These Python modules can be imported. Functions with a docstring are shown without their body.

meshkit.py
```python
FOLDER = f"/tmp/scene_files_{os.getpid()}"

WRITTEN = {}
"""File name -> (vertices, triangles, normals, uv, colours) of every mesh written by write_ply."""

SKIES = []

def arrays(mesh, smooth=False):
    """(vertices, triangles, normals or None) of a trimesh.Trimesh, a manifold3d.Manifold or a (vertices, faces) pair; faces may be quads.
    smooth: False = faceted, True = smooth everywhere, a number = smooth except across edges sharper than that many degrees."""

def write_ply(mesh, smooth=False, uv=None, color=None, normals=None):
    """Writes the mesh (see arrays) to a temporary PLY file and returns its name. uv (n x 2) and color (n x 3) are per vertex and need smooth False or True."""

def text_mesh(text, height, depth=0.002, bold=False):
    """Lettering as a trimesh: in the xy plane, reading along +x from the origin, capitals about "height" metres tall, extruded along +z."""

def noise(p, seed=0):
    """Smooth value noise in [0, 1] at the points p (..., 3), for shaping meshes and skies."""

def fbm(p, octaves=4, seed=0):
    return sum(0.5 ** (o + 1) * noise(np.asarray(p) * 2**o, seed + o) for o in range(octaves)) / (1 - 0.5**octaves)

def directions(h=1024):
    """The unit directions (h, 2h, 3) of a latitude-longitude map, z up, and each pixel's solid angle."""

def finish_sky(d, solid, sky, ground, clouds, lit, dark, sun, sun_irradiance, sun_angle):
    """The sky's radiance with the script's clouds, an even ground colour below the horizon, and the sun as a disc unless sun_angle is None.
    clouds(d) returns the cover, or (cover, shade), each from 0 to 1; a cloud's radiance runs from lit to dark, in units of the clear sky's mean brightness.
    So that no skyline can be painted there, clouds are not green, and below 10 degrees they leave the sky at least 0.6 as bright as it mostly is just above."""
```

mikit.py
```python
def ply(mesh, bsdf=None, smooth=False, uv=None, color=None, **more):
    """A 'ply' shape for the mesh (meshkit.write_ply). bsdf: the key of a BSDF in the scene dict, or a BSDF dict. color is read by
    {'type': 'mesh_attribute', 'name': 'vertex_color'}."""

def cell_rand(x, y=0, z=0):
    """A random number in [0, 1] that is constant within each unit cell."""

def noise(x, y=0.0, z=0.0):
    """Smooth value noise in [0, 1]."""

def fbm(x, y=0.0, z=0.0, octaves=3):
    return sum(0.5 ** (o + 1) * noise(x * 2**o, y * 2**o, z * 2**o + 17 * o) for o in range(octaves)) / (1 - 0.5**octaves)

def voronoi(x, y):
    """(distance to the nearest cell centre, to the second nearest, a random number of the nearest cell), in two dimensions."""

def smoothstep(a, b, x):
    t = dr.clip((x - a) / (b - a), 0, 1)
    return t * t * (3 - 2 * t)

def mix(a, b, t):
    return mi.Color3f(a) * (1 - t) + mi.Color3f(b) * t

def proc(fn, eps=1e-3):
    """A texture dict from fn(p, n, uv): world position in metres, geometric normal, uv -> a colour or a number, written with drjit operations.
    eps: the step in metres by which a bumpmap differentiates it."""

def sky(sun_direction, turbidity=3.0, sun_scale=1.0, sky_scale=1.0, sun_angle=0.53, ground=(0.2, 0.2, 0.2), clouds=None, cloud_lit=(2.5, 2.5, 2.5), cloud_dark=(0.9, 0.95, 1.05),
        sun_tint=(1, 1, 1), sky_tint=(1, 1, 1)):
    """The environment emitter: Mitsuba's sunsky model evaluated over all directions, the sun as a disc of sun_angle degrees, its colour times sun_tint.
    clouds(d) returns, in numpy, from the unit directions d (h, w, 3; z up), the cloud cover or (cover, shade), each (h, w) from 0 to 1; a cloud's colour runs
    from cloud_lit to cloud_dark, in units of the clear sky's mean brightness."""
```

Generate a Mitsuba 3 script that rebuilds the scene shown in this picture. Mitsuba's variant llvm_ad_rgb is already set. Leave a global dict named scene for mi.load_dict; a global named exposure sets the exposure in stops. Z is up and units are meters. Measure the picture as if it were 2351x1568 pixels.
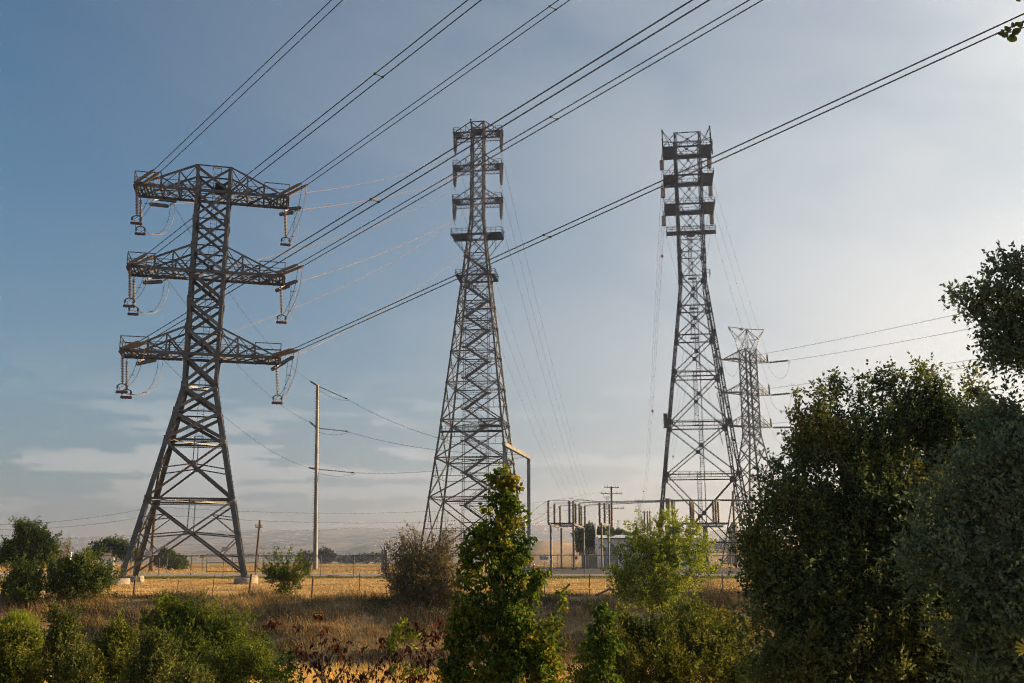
import math
import numpy as np
import trimesh
import drjit as dr
import mitsuba as mi
import mikit
from meshkit import noise as vnoise, fbm as vfbm

T = mi.ScalarTransform4f
scene, labels = {}, {}
# ------------------------------------------------------------------ camera, light, exposure
FP, TH, EYE = 2248.0, math.radians(12.38), 2.16          # focal length in units of a 2351-wide picture, pitch, eye height
CT, ST = math.cos(TH), math.sin(TH)
cam_o = [0, 0, EYE]
camera = {'type': 'perspective', 'fov': math.degrees(2 * math.atan(1175.5 / FP)), 'fov_axis': 'x', 'near_clip': 0.1, 'far_clip': 20000.0,
          'to_world': T().look_at(origin=cam_o, target=[0, CT, EYE + ST], up=[0, 0, 1])}
SUN_AZ, SUN_EL = math.radians(73), math.radians(14)
sun_dir = [math.sin(SUN_AZ) * math.cos(SUN_EL), math.cos(SUN_AZ) * math.cos(SUN_EL), math.sin(SUN_EL)]


def clouds(d):
    el = np.degrees(np.arcsin(np.clip(d[..., 2], -1, 1)))
    az = np.degrees(np.arctan2(d[..., 0], d[..., 1]))
    o = el * 0
    w = vfbm(np.stack([az / 6.0, el / 2.5, o], -1), 3, 5)
    p = np.stack([az / 6.5 + 1.2 * w, el / .55 + 0.7 * w - az * .012, o + 2.0], -1)
    n = vfbm(p, 6, 3)
    big = vfbm(np.stack([az / 14.0, el / 3.5, o + 9], -1), 3, 13)
    streak = smooth01(.485, .55, n) * smooth01(.25, .42, big) * np.exp(-((el - 4.8) / 3.4) ** 2)
    q = vfbm(np.stack([az / 17 + el / 30 + w * .5, el / 6.0 + az / 40, o + 7], -1), 5, 9)
    veil = smooth01(.3, .75, q)
    near = np.clip((d @ np.asarray(sun_dir) + 0.14) / 1.04, 0, 1) ** 1.35
    low = 0.55 * np.exp(-(np.maximum(el, 0) / 6.0) ** 1.5)
    thin = veil * (0.09 + 0.26 * near) + 0.66 * near + 0.85 * near * np.exp(-(el / 15.0) ** 2)
    streak = streak * .62
    cover = 1 - (1 - low) * (1 - np.clip(thin, 0, 1)) * (1 - streak)
    bright = (streak * (0.78 + 0.15 * near) + thin * (.18 + .82 * near) + low * (.06 + .94 * near)) / np.maximum(streak + thin + low, 1e-6)
    return np.clip(cover, 0, 1), np.clip(1 - bright, 0, 1)


def smooth01(a, b, x):
    t = np.clip((x - a) / (b - a), 0, 1)
    return t * t * (3 - 2 * t)


scene['sky'] = mikit.sky(sun_dir, turbidity=3.0, sun_scale=1.2, sky_scale=0.54, clouds=clouds, cloud_lit=(4.3, 4.5, 4.6), cloud_dark=(.80, .90, 1.03),
                         ground=(0.25, 0.2, 0.13), sky_tint=(.49, .69, .86), sun_tint=(1.0, .985, .97))
exposure = 3.22
HAZE = 2.5e-4
# ------------------------------------------------------------------ helpers


def nrm(v):
    v = np.asarray(v, float)
    return v / np.linalg.norm(v)


def at(u, v, Y):
    """the point at forward distance Y that lies under (u, v) of the photograph (2351 wide)"""
    q = (784 - v) / FP
    d = np.array([(u - 1175.5) / FP, CT - q * ST, ST + q * CT])
    return np.array([0, 0, EYE]) + d * (Y / d[1])


def gnd(u, v, z=0.0):
    q = (784 - v) / FP
    d = np.array([(u - 1175.5) / FP, CT - q * ST, ST + q * CT])
    return np.array([0, 0, EYE]) + d * ((z - EYE) / d[2])


def P4(X, Y, s, x0, y0):
    return (x0 + X / s) / 1.70142, (y0 + Y / s) / 1.70142


def free(key):
    if key not in scene and key not in taken:
        taken.add(key)
        return key
    i = count.get(key, 0)
    while True:
        i += 1
        k = f'{key}_{i:03d}'
        if k not in scene and k not in taken:
            count[key] = i
            taken.add(k)
            return k


taken, count = set(), {}


def thing(name, label, cat, group=None, kind=None):
    k = free(name)
    labels[k] = {'label': label, 'category': cat}
    if group:
        labels[k]['group'] = group
    if kind:
        labels[k]['kind'] = kind
    return k


def put(key, mesh, bsdf, smooth=False, color=None, label=None, kind=None):
    """one entry; key is a thing's own key or parent + '__' + part name (numbered when taken)"""
    if '__' in key:
        key = free(key)
    scene[key] = mikit.ply(mesh, bsdf, smooth=smooth, color=color)
    if label or kind:
        labels[key] = {k: v for k, v in (('label', label), ('kind', kind)) if v}
    return key


BOXF = np.array([[0, 2, 1], [0, 3, 2], [4, 5, 6], [4, 6, 7], [0, 1, 5], [0, 5, 4], [1, 2, 6], [1, 6, 5], [2, 3, 7], [2, 7, 6], [3, 0, 4], [3, 4, 7]])


class MB:
    def __init__(s):
        s.v, s.f, s.n = [], [], 0

    def add(s, v, f):
        v, f = np.asarray(v, float), np.asarray(f, int)
        s.v.append(v)
        s.f.append(f + s.n)
        s.n += len(v)
        return s

    def mesh(s):
        return np.vstack(s.v), np.vstack(s.f)

    def beam(s, p, q, w, h=None, ref=(0, 0, 1)):
        p, q = np.asarray(p, float), np.asarray(q, float)
        h = w if h is None else h
        d = nrm(q - p)
        ref = np.asarray(ref, float)
        if abs(d @ nrm(ref)) > .98:
            ref = np.array([1.0, 0.1, 0])
        x = nrm(np.cross(d, ref))
        y = np.cross(x, d)
        c = [(-1, -1), (1, -1), (1, 1), (-1, 1)]
        v = [p + x * a * w / 2 + y * b * h / 2 for a, b in c] + [q + x * a * w / 2 + y * b * h / 2 for a, b in c]
        return s.add(v, BOXF)

    def angle(s, p, q, w, t, n):
        """L profile: one flange lies across n (faces n), the other runs back along -n"""
        p, q = np.asarray(p, float), np.asarray(q, float)
        d = nrm(q - p)
        n = np.asarray(n, float)
        n = nrm(n - d * (n @ d))
        x = np.cross(d, n)
        pr = [(-w / 2, 0), (w / 2, 0), (w / 2, -t), (-w / 2 + t, -t), (-w / 2 + t, -w), (-w / 2, -w)]
        v = [p + x * a + n * b for a, b in pr] + [q + x * a + n * b for a, b in pr]
        f = []
        for i in range(6):
            j = (i + 1) % 6
            f += [[i, j, j + 6], [i, j + 6, i + 6]]
        f += [[0, 2, 1], [0, 3, 2], [0, 4, 3], [0, 5, 4], [6, 7, 8], [6, 8, 9], [6, 9, 10], [6, 10, 11]]
        return s.add(v, f)

    def cross(s, p, q, w, t, n):
        s.beam(p, q, w, t, ref=n)
        return s.beam(p, q, t, w, ref=n)

    def tube(s, pts, r, k=6):
        v, f = tube(pts, r, k)
        return s.add(v, f)

    def box(s, c, e, yaw=0.0):
        c, e = np.asarray(c, float), np.asarray(e, float) / 2
        ca, sa = math.cos(yaw), math.sin(yaw)
        v = [(-1, -1, -1), (1, -1, -1), (1, 1, -1), (-1, 1, -1), (-1, -1, 1), (1, -1, 1), (1, 1, 1), (-1, 1, 1)]
        v = np.array(v) * e
        v = np.stack([v[:, 0] * ca - v[:, 1] * sa, v[:, 0] * sa + v[:, 1] * ca, v[:, 2]], 1) + c
        return s.add(v, BOXF)

    def lathe(s, p, q, prof, k=10):
        """prof: (distance 0..1 along p-q, radius)"""
        p, q = np.asarray(p, float), np.asarray(q, float)
        prof = np.asarray(prof, float)
        v, f = tube(p + (q - p) * prof[:, :1], prof[:, 1], k, d0=nrm(q - p))
        return s.add(v, f)


def tube(pts, r, k=6, d0=None):
    pts = np.asarray(pts, float)
    n = len(pts)
    r = np.broadcast_to(np.asarray(r, float), n)
    if d0 is None:
        d = np.gradient(pts, axis=0)
        d /= np.linalg.norm(d, axis=1, keepdims=True) + 1e-12
    else:
        d = np.broadcast_to(d0, (n, 3))
    m = d.mean(0)
    ref = np.array([0, 0, 1.0]) if abs(m[2]) < .8 * np.linalg.norm(m) + 1e-9 else np.array([1.0, 0.05, 0])
    x = np.cross(d, ref)
    x /= np.linalg.norm(x, axis=1, keepdims=True) + 1e-12
    y = np.cross(x, d)
    a = np.arange(k) * 2 * np.pi / k
    v = pts[:, None] + r[:, None, None] * (np.cos(a)[None, :, None] * x[:, None] - np.sin(a)[None, :, None] * y[:, None])
    v = v.reshape(-1, 3)
    i, j = np.meshgrid(np.arange(n - 1), np.arange(k), indexing='ij')
    a0, a1 = (i * k + j).ravel(), (i * k + (j + 1) % k).ravel()
    f = np.vstack([np.stack([a0, a0 + k, a1 + k], 1), np.stack([a0, a1 + k, a1], 1)])
    v = np.vstack([v, pts[:1], pts[-1:]])
    jj = np.arange(k)
    f = np.vstack([f, np.stack([0 * jj + n * k, jj, (jj + 1) % k], 1), np.stack([0 * jj + n * k + 1, (n - 1) * k + (jj + 1) % k, (n - 1) * k + jj], 1)])
    return v, f


def sag_line(p, q, sag, n=24):
    t = np.linspace(0, 1, n)[:, None]
    return np.asarray(p) * (1 - t) + np.asarray(q) * t - np.array([0, 0, 1.0]) * 4 * sag * t * (1 - t)


def fins(n, r0, r1, k0=0.0):
    pr = [(0, k0), (0.0, r0)]
    for i in range(n):
        a = (i + .15) / n
        pr += [(a, r0), (a + .25 / n, r1), (a + .42 / n, r1 * .97), (a + .62 / n, r0)]
    return pr + [(1, r0)]


# ------------------------------------------------------------------ materials
def proc(fn, eps=1e-3):
    return mikit.proc(fn, eps)


def mat(name, d):
    scene[name] = {'type': 'twosided', 'b': d} if d['type'] not in ('principledthin',) else d
    return name


def steel(name, base, warm, rough=.5, metal=.35, scale=1.0, spec=.4):
    def col(p, n, uv):
        a = mikit.fbm(p.x * 1.3 * scale, p.y * 1.3 * scale, p.z * .7 * scale, 3)
        b = mikit.noise(p.x * 9 * scale, p.y * 9 * scale, p.z * 4 * scale)
        c = mikit.mix(base, tuple(1.5 * x for x in base), mikit.smoothstep(.35, .7, a))
        return mikit.mix(c, warm, mikit.smoothstep(.55, .9, a * .6 + b * .4) * .55)
    return mat(name, {'type': 'principled', 'base_color': proc(col), 'roughness': rough, 'metallic': metal, 'specular': spec})


steel('steel_near', (.062, .064, .068), (.12, .08, .045), .5, .35)
steel('steel_brown', (.036, .032, .029), (.07, .045, .027), .6, .25, .5)
steel('steel_near_light', (.095, .098, .104), (.15, .11, .07), .45, .45)
steel('steel_near_rust', (.052, .046, .040), (.11, .062, .03), .65, .2)
steel('steel_brown_light', (.060, .056, .052), (.08, .058, .04), .55, .3, .5)
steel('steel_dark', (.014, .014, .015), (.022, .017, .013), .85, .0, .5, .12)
steel('steel_pale', (.030, .030, .029), (.035, .029, .024), .55, .3, .5)
steel('galvanized', (.115, .118, .124), (.12, .11, .098), .5, .3, .6)
steel('fence_steel', (.085, .086, .09), (.10, .085, .07), .6, .2, .6)
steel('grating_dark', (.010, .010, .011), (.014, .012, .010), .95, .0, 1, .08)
mat('cable_dark', {'type': 'principled', 'base_color': {'type': 'rgb', 'value': [.03, .03, .033]}, 'roughness': .55, 'metallic': .3})
mat('cable_tan', {'type': 'principled', 'base_color': {'type': 'rgb', 'value': [.25, .145, .06]}, 'roughness': .5, 'metallic': .3})
mat('porcelain_brown', {'type': 'principled', 'base_color': {'type': 'rgb', 'value': [.16, .105, .075]}, 'roughness': .25, 'specular': .6})
mat('porcelain_tan', {'type': 'principled', 'base_color': {'type': 'rgb', 'value': [.14, .11, .078]}, 'roughness': .3, 'specular': .6})
mat('porcelain_blue', {'type': 'principled', 'base_color': {'type': 'rgb', 'value': [.02, .028, .055]}, 'roughness': .3, 'specular': .6})
mat('weight_rust', {'type': 'principled', 'base_color': {'type': 'rgb', 'value': [.085, .042, .026]}, 'roughness': .8})
mat('porcelain_grey', {'type': 'principled', 'base_color': {'type': 'rgb', 'value': [.042, .037, .036]}, 'roughness': .35, 'specular': .5})


def concrete_c(p, n, uv):
    a = mikit.fbm(p.x * 3, p.y * 3, p.z * 5, 4)
    return mikit.mix((.19, .17, .14), (.31, .285, .24), a)


mat('concrete', {'type': 'principled', 'base_color': proc(concrete_c), 'roughness': .9})


def wood_c(p, n, uv):
    a = mikit.fbm(p.x * 14, p.y * 14, p.z * .8, 3)
    return mikit.mix((.055, .038, .026), (.14, .10, .07), a)


mat('wood_dark', {'type': 'principled', 'base_color': proc(wood_c), 'roughness': .9})


def wood_pale_c(p, n, uv):
    a = mikit.fbm(p.x * 6, p.y * 6, p.z * 1.2, 3)
    return mikit.mix((.24, .20, .16), (.36, .32, .27), a)


mat('wood_pale', {'type': 'principled', 'base_color': proc(wood_pale_c), 'roughness': .9})


def bark_c(p, n, uv):
    a = mikit.fbm(p.x * 18, p.y * 18, p.z * 5, 3)
    return mikit.mix((.05, .04, .032), (.15, .12, .095), a)


mat('bark', {'type': 'principled', 'base_color': proc(bark_c), 'roughness': .95})
mat('leaf', {'type': 'principledthin', 'base_color': {'type': 'mesh_attribute', 'name': 'vertex_color'}, 'roughness': .45, 'diff_trans': .75, 'eta': 1.4})
mat('dry_blade', {'type': 'principledthin', 'base_color': {'type': 'mesh_attribute', 'name': 'vertex_color'}, 'roughness': .7, 'diff_trans': .8, 'eta': 1.3})
mat('white_metal', {'type': 'principled', 'base_color': proc(lambda p, n, uv: mikit.mix((.68, .69, .70), (.80, .81, .82), mikit.fbm(p.x * .7, p.y * .7, p.z * 2, 3))), 'roughness': .5})
mat('grey_door', {'type': 'principled', 'base_color': {'type': 'rgb', 'value': [.25, .26, .29]}, 'roughness': .5})
mat('beige_metal', {'type': 'principled', 'base_color': {'type': 'rgb', 'value': [.42, .38, .28]}, 'roughness': .5})
mat('dark_glass', {'type': 'principled', 'base_color': {'type': 'rgb', 'value': [.03, .035, .04]}, 'roughness': .15, 'specular': .7})
mat('red_paint', {'type': 'principled', 'base_color': {'type': 'rgb', 'value': [.22, .035, .022]}, 'roughness': .5})
mat('blue_paint', {'type': 'principled', 'base_color': {'type': 'rgb', 'value': [.05, .09, .14]}, 'roughness': .5})
mat('rust_paint', {'type': 'principled', 'base_color': {'type': 'rgb', 'value': [.13, .06, .035]}, 'roughness': .7})
mat('sign_white', {'type': 'principled', 'base_color': {'type': 'rgb', 'value': [.62, .62, .62]}, 'roughness': .5})
mat('sign_grey', {'type': 'principled', 'base_color': {'type': 'rgb', 'value': [.33, .33, .34]}, 'roughness': .6})
mat('sign_blue', {'type': 'principled', 'base_color': {'type': 'rgb', 'value': [.08, .14, .32]}, 'roughness': .5})
mat('sign_yellow', {'type': 'principled', 'base_color': {'type': 'rgb', 'value': [.50, .30, .04]}, 'roughness': .5})
mat('sign_black', {'type': 'principled', 'base_color': {'type': 'rgb', 'value': [.02, .02, .02]}, 'roughness': .5})
mat('ball_red', {'type': 'principled', 'base_color': {'type': 'rgb', 'value': [.22, .035, .02]}, 'roughness': .5})


def ground_c(p, n, uv):
    a = mikit.fbm(p.x * .16, p.y * .16, 0, 4)
    b = mikit.fbm(p.x * 2.1, p.y * .9, 0, 3)
    g = mikit.smoothstep(.52, .72, mikit.fbm(p.x * .07 + 9, p.y * .12, 0, 3))
    c = mikit.mix((.28, .195, .095), (.43, .31, .15), a)
    c = mikit.mix(c, (.20, .125, .06), mikit.smoothstep(.42, .7, b) * .8)
    c = mikit.mix(c, (.24, .17, .10), mikit.smoothstep(.5, .64, mikit.fbm(p.x * .11 + 4, p.y * .33, 0, 4)) * .6)
    rows = mikit.fbm(p.x * .05, p.y * 1.3 + mikit.noise(p.x * .2, p.y * .1) * 1.5, 0, 3)
    c = mikit.mix(c, (.21, .14, .07), mikit.smoothstep(.5, .68, rows) * .65)
    near_road = mikit.smoothstep(97., 103., p.y) * (1 - mikit.smoothstep(108., 111., p.y))
    c = mikit.mix(c, (.13, .14, .05), dr.clip(g * .35 + near_road * mikit.smoothstep(.35, .6, a) * .75, 0, 1))
    far = mikit.smoothstep(330., 500., p.y)
    return mikit.mix(c, (.16, .15, .10), far)


mat('dry_ground', {'type': 'principled', 'base_color': proc(ground_c), 'roughness': 1.0, 'specular': .1})


def road_c(p, n, uv):
    a = mikit.fbm(p.x * .4, p.y * 1.4, 0, 4)
    return mikit.mix((.14, .132, .12), (.22, .21, .195), a)


mat('road_grey', {'type': 'principled', 'base_color': proc(road_c), 'roughness': .95})


def gravel_c(p, n, uv):
    a = mikit.fbm(p.x * 1.1, p.y * 1.1, 0, 4)
    return mikit.mix((.04, .039, .038), (.085, .08, .076), a)


mat('gravel_dark', {'type': 'principled', 'base_color': proc(gravel_c), 'roughness': 1.0})


def hill_c(p, n, uv):
    a = mikit.fbm(p.x * .004, p.y * .004, p.z * .01, 4)
    b = mikit.fbm(p.x * .02, p.y * .02, p.z * .02, 3)
    c = mikit.mix((.15, .135, .11), (.105, .098, .082), a)
    return mikit.mix(c, (.05, .06, .05), mikit.smoothstep(.47, .56, a * .5 + b * .5))


def gold_hill_c(p, n, uv):
    b = mikit.fbm(p.x * .03, p.y * .03, p.z * .06, 4)
    return mikit.mix((.38, .28, .15), (.27, .19, .10), b)


mat('hill_far', {'type': 'principled', 'base_color': proc(hill_c), 'roughness': 1.0})
mat('hill_gold', {'type': 'principled', 'base_color': proc(gold_hill_c), 'roughness': 1.0})

# ------------------------------------------------------------------ terrain


def smooth(a, b, x):
    t = np.clip((x - a) / (b - a), 0, 1)
    return t * t * (3 - 2 * t)


def bank_edge(x):
    return 55.0 + 1.3 * np.sin(x / 8.0) + 0.9 * np.sin(x / 3.1 + 1) - 3.0 * smooth(-14, -26, x)


def zg(x, y):
    x, y = np.asarray(x, float), np.asarray(y, float)
    e = bank_edge(x)
    near = 0.5 - 3.2 * smooth(-2, 37, y)
    z = np.where(y < 40, near, -2.7)
    up = smooth(0, 1, (y - (e - 11.5)) / 11.5)
    lin = np.clip((y - (e - 11.0)) / 11.0, 0, 1)
    z = z + 2.7 * (0.55 * lin + 0.45 * up) * (y > 39)
    bump = (vfbm(np.stack([x / 2.5, y / 2.5, 0 * x], -1), 3, 2) - .5)
    z = z + bump * np.where(y < e, .45, .12) * (y > 3)
    z = z - 7.0 * smooth(300, 430, y)
    return z


def axis(lo, hi, fine_lo, fine_hi, step, grow=1.12):
    a = list(np.arange(fine_lo, fine_hi, step))
    s = step
    while a[-1] < hi:
        s *= grow
        a.append(a[-1] + s)
    s = step
    while a[0] > lo:
        s *= grow
        a.insert(0, a[0] - s)
    return np.array(a)


def grid(xs, ys, zf):
    X, Y = np.meshgrid(xs, ys)
    v = np.stack([X.ravel(), Y.ravel(), zf(X, Y).ravel()], 1)
    n, m = len(ys), len(xs)
    i, j = np.meshgrid(np.arange(n - 1), np.arange(m - 1), indexing='ij')
    a = (i * m + j).ravel()
    f = np.vstack([np.stack([a, a + 1, a + m + 1], 1), np.stack([a, a + m + 1, a + m], 1)])
    return v, f


def setting(name, mesh, m, label, cat, smooth_=True, kind='structure'):
    k = thing(name, label, cat, kind=kind)
    put(k, mesh, m, smooth_)
    return k


setting('ground', grid(axis(-7500, 7500, -60, 60, .8), axis(-700, 7600, -6, 112, .8), zg), 'dry_ground', 'dry golden grass field behind a ditch with a shaded bank', 'ground')
rx = np.linspace(-75, 75, 160)
setting('road', grid(rx, np.linspace(104.5, 121, 12), lambda X, Y: 0 * X + .10), 'road_grey', 'pale grey gravel road running across the field', 'road')
setting('yard', grid(np.linspace(-3, 75, 90), np.linspace(121.05, 200, 60), lambda X, Y: 0 * X + .095), 'gravel_dark', 'dark gravel of the electrical yard beyond the road', 'yard')


def ridge(name, pts, Y, depth, m, label, rough=.12, seed=1, n=260):
    us = np.array([p[0] for p in pts], float)
    X = np.array([at(p[0], p[1], Y)[0] for p in pts])
    Z = np.array([at(p[0], p[1], Y)[2] for p in pts])
    xs = np.linspace(X[0], X[-1], n)
    zc = np.interp(xs, X, Z)
    zc = np.convolve(np.pad(zc, 4, 'edge'), np.ones(9) / 9, 'valid')
    ys = np.concatenate([np.linspace(Y - depth, Y, 26), np.linspace(Y, Y + depth, 12)[1:]])

    def zf(XX, YY):
        h = np.interp(XX, xs, zc) + 9
        t = np.abs(YY - Y) / depth
        s = np.cos(np.clip(t, 0, 1) * np.pi / 2) ** 1.5
        nn = vfbm(np.stack([XX / (depth * .4), YY / (depth * .4), 0 * XX], -1), 5, seed) - .5
        ng = np.abs(vfbm(np.stack([XX / (depth * .13), YY / (depth * .5), 0 * XX + 3], -1), 3, seed + 4) - .5)
        return -9 + h * s * (1 + rough * 1.4 * nn) - h * rough * 1.6 * ng * np.clip(t * 3, 0, 1) * s - 3 * t
    return setting(name, grid(xs, ys, zf), m, label, 'hills')


ridge('far_hills', [(-700, 1230), (-300, 1240), (0, 1243), (150, 1236), (300, 1230), (430, 1226), (540, 1221), (610, 1213), (700, 1219), (800, 1212), (890, 1208), (980, 1214), (1090, 1226), (1180, 1212), (1253, 1201),
                    (1330, 1224), (1430, 1229), (1560, 1222), (1640, 1216), (1720, 1224), (1900, 1218), (2300, 1228), (3000, 1220)], 5200, 1500, 'hill_far', 'long pale blue mountain ridge fading in the haze on the horizon', .18, 3)
ridge('middle_hills', [(-500, 1262), (100, 1262), (350, 1254), (500, 1248), (620, 1244), (720, 1234), (800, 1240), (860, 1233), (950, 1226), (1010, 1238), (1200, 1256), (1500, 1262), (1900, 1258), (2800, 1262)], 3600, 900, 'hill_far',
      'hazy middle ridge of bare hills below the mountains', .2, 8)
ridge('wooded_hills', [(-500, 1272), (300, 1272), (450, 1266), (560, 1262), (660, 1264), (790, 1259), (850, 1252), (892, 1248), (960, 1262), (1100, 1270), (2500, 1272)], 2500, 500, 'hill_far', 'low hazy wooded hills with scattered houses', .3, 12)
ridge('golden_hill', [(1120, 1270), (1218, 1245), (1250, 1239), (1290, 1241), (1335, 1246), (1420, 1254), (1520, 1262), (1600, 1258), (1650, 1253), (1690, 1240), (1760, 1238), (1900, 1246), (2200, 1252)], 900, 260, 'hill_gold',
      'dry golden hill rising behind the electrical yard', .12, 21)



# ------------------------------------------------------------------ lattice pylons


class Tower:
    def __init__(s, key, C, yaw, prof, m, mix=()):
        s.mix, s.rng = mix, np.random.default_rng(5)
        s.key, s.C, s.m = key, np.array(C, float), m
        s.a = np.array([math.cos(yaw), math.sin(yaw)])
        s.b = np.array([-math.sin(yaw), math.cos(yaw)])
        s.pz, s.pw = np.array([p[0] for p in prof]), np.array([p[1] for p in prof])
        s.A3, s.B3 = np.array([*s.a, 0]), np.array([*s.b, 0])

    def w(s, z):
        return float(np.interp(z, s.pz, s.pw))

    def loc(s, x, y, z):
        p = s.C + s.a * x + s.b * y
        return np.array([p[0], p[1], z])

    def cor(s, i, j, z):
        w = s.w(z)
        return s.loc(i * w, j * w, z)

    def face(s, k, u, z):
        w = s.w(z)
        x, y = [(u, -1), (1, u), (-u, 1), (-1, -u)][k]
        return s.loc(x * w, y * w, z)

    def nor(s, k):
        return [-s.B3, s.A3, s.B3, -s.A3][k]

    def part(s, name, mb, m=None, **k):
        if m is None and s.mix and name.split('__')[-1] in ('brace', 'strut', 'gusset', 'chord', 'post', 'plank', 'stair_flight', 'hanger'):
            m = s.mix[int(s.rng.integers(0, len(s.mix)))]
        return put(f'{s.key}__{name}', mb.mesh() if isinstance(mb, MB) else mb, m or s.m, **k)

    def bar(s, name, p, q, w, t, n, kind='angle'):
        mb = MB()
        getattr(mb, kind)(p, q, w, t, n) if kind != 'beam' else mb.beam(p, q, w, t, n)
        return s.part(name, mb)

    def legs(s, z0, z1, w, t, name='leg'):
        for i in (-1, 1):
            for j in (-1, 1):
                zs = [z0] + [z for z in s.pz if z0 < z < z1] + [z1]
                mb = MB()
                for za, zb in zip(zs, zs[1:]):
                    p, q = s.cor(i, j, za), s.cor(i, j, zb)
                    ix, iy = -i * s.A3, -j * s.B3
                    pr = [(0, 0), (w, 0), (w, t), (t, t), (t, w), (0, w)]
                    v = [p + ix * x + iy * y for x, y in pr] + [q + ix * x + iy * y for x, y in pr]
                    f = []
                    for e in range(6):
                        g = (e + 1) % 6
                        f += [[e, g, g + 6], [e, g + 6, e + 6]]
                    f += [[0, 2, 1], [0, 3, 2], [0, 4, 3], [0, 5, 4], [6, 7, 8], [6, 8, 9], [6, 9, 10], [6, 10, 11]]
                    mb.add(v, f)
                yield i, j, mb

    def xpanel(s, za, zb, w, t, faces=(0, 1, 2, 3), off=.05, name='brace', kind='angle', u=.97):
        for k in faces:
            n = s.nor(k)
            s.bar(name, s.face(k, -u, za) + n * off, s.face(k, u, zb) + n * off, w, t, n, kind)
            s.bar(name, s.face(k, u, za) - n * (off * .2), s.face(k, -u, zb) - n * (off * .2), w, t, n, kind)

    def ring(s, z, w, t, faces=(0, 1, 2, 3), name='strut', kind='angle', off=0.0):
        for k in faces:
            s.bar(name, s.face(k, -.97, z) + s.nor(k) * off, s.face(k, .97, z) + s.nor(k) * off, w, t, s.nor(k), kind)

    def xcentre(s, za, zb):
        wa, wb = s.w(za), s.w(zb)
        return za + (zb - za) * wa / (wa + wb)


def railing(mb, pts, h=1.05, r=.045, mid=True, post_every=1.3):
    for p, q in zip(pts, pts[1:]):
        p, q = np.asarray(p, float), np.asarray(q, float)
        up = np.array([0, 0, 1.0])
        mb.beam(p + up * h, q + up * h, r * 1.3)
        if mid:
            mb.beam(p + up * h * .52, q + up * h * .52, r)
        n = max(1, int(round(np.linalg.norm(q - p) / post_every)))
        for i in range(n + 1):
            c = p + (q - p) * i / n
            mb.beam(c, c + up * h, r * 1.2)


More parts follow.
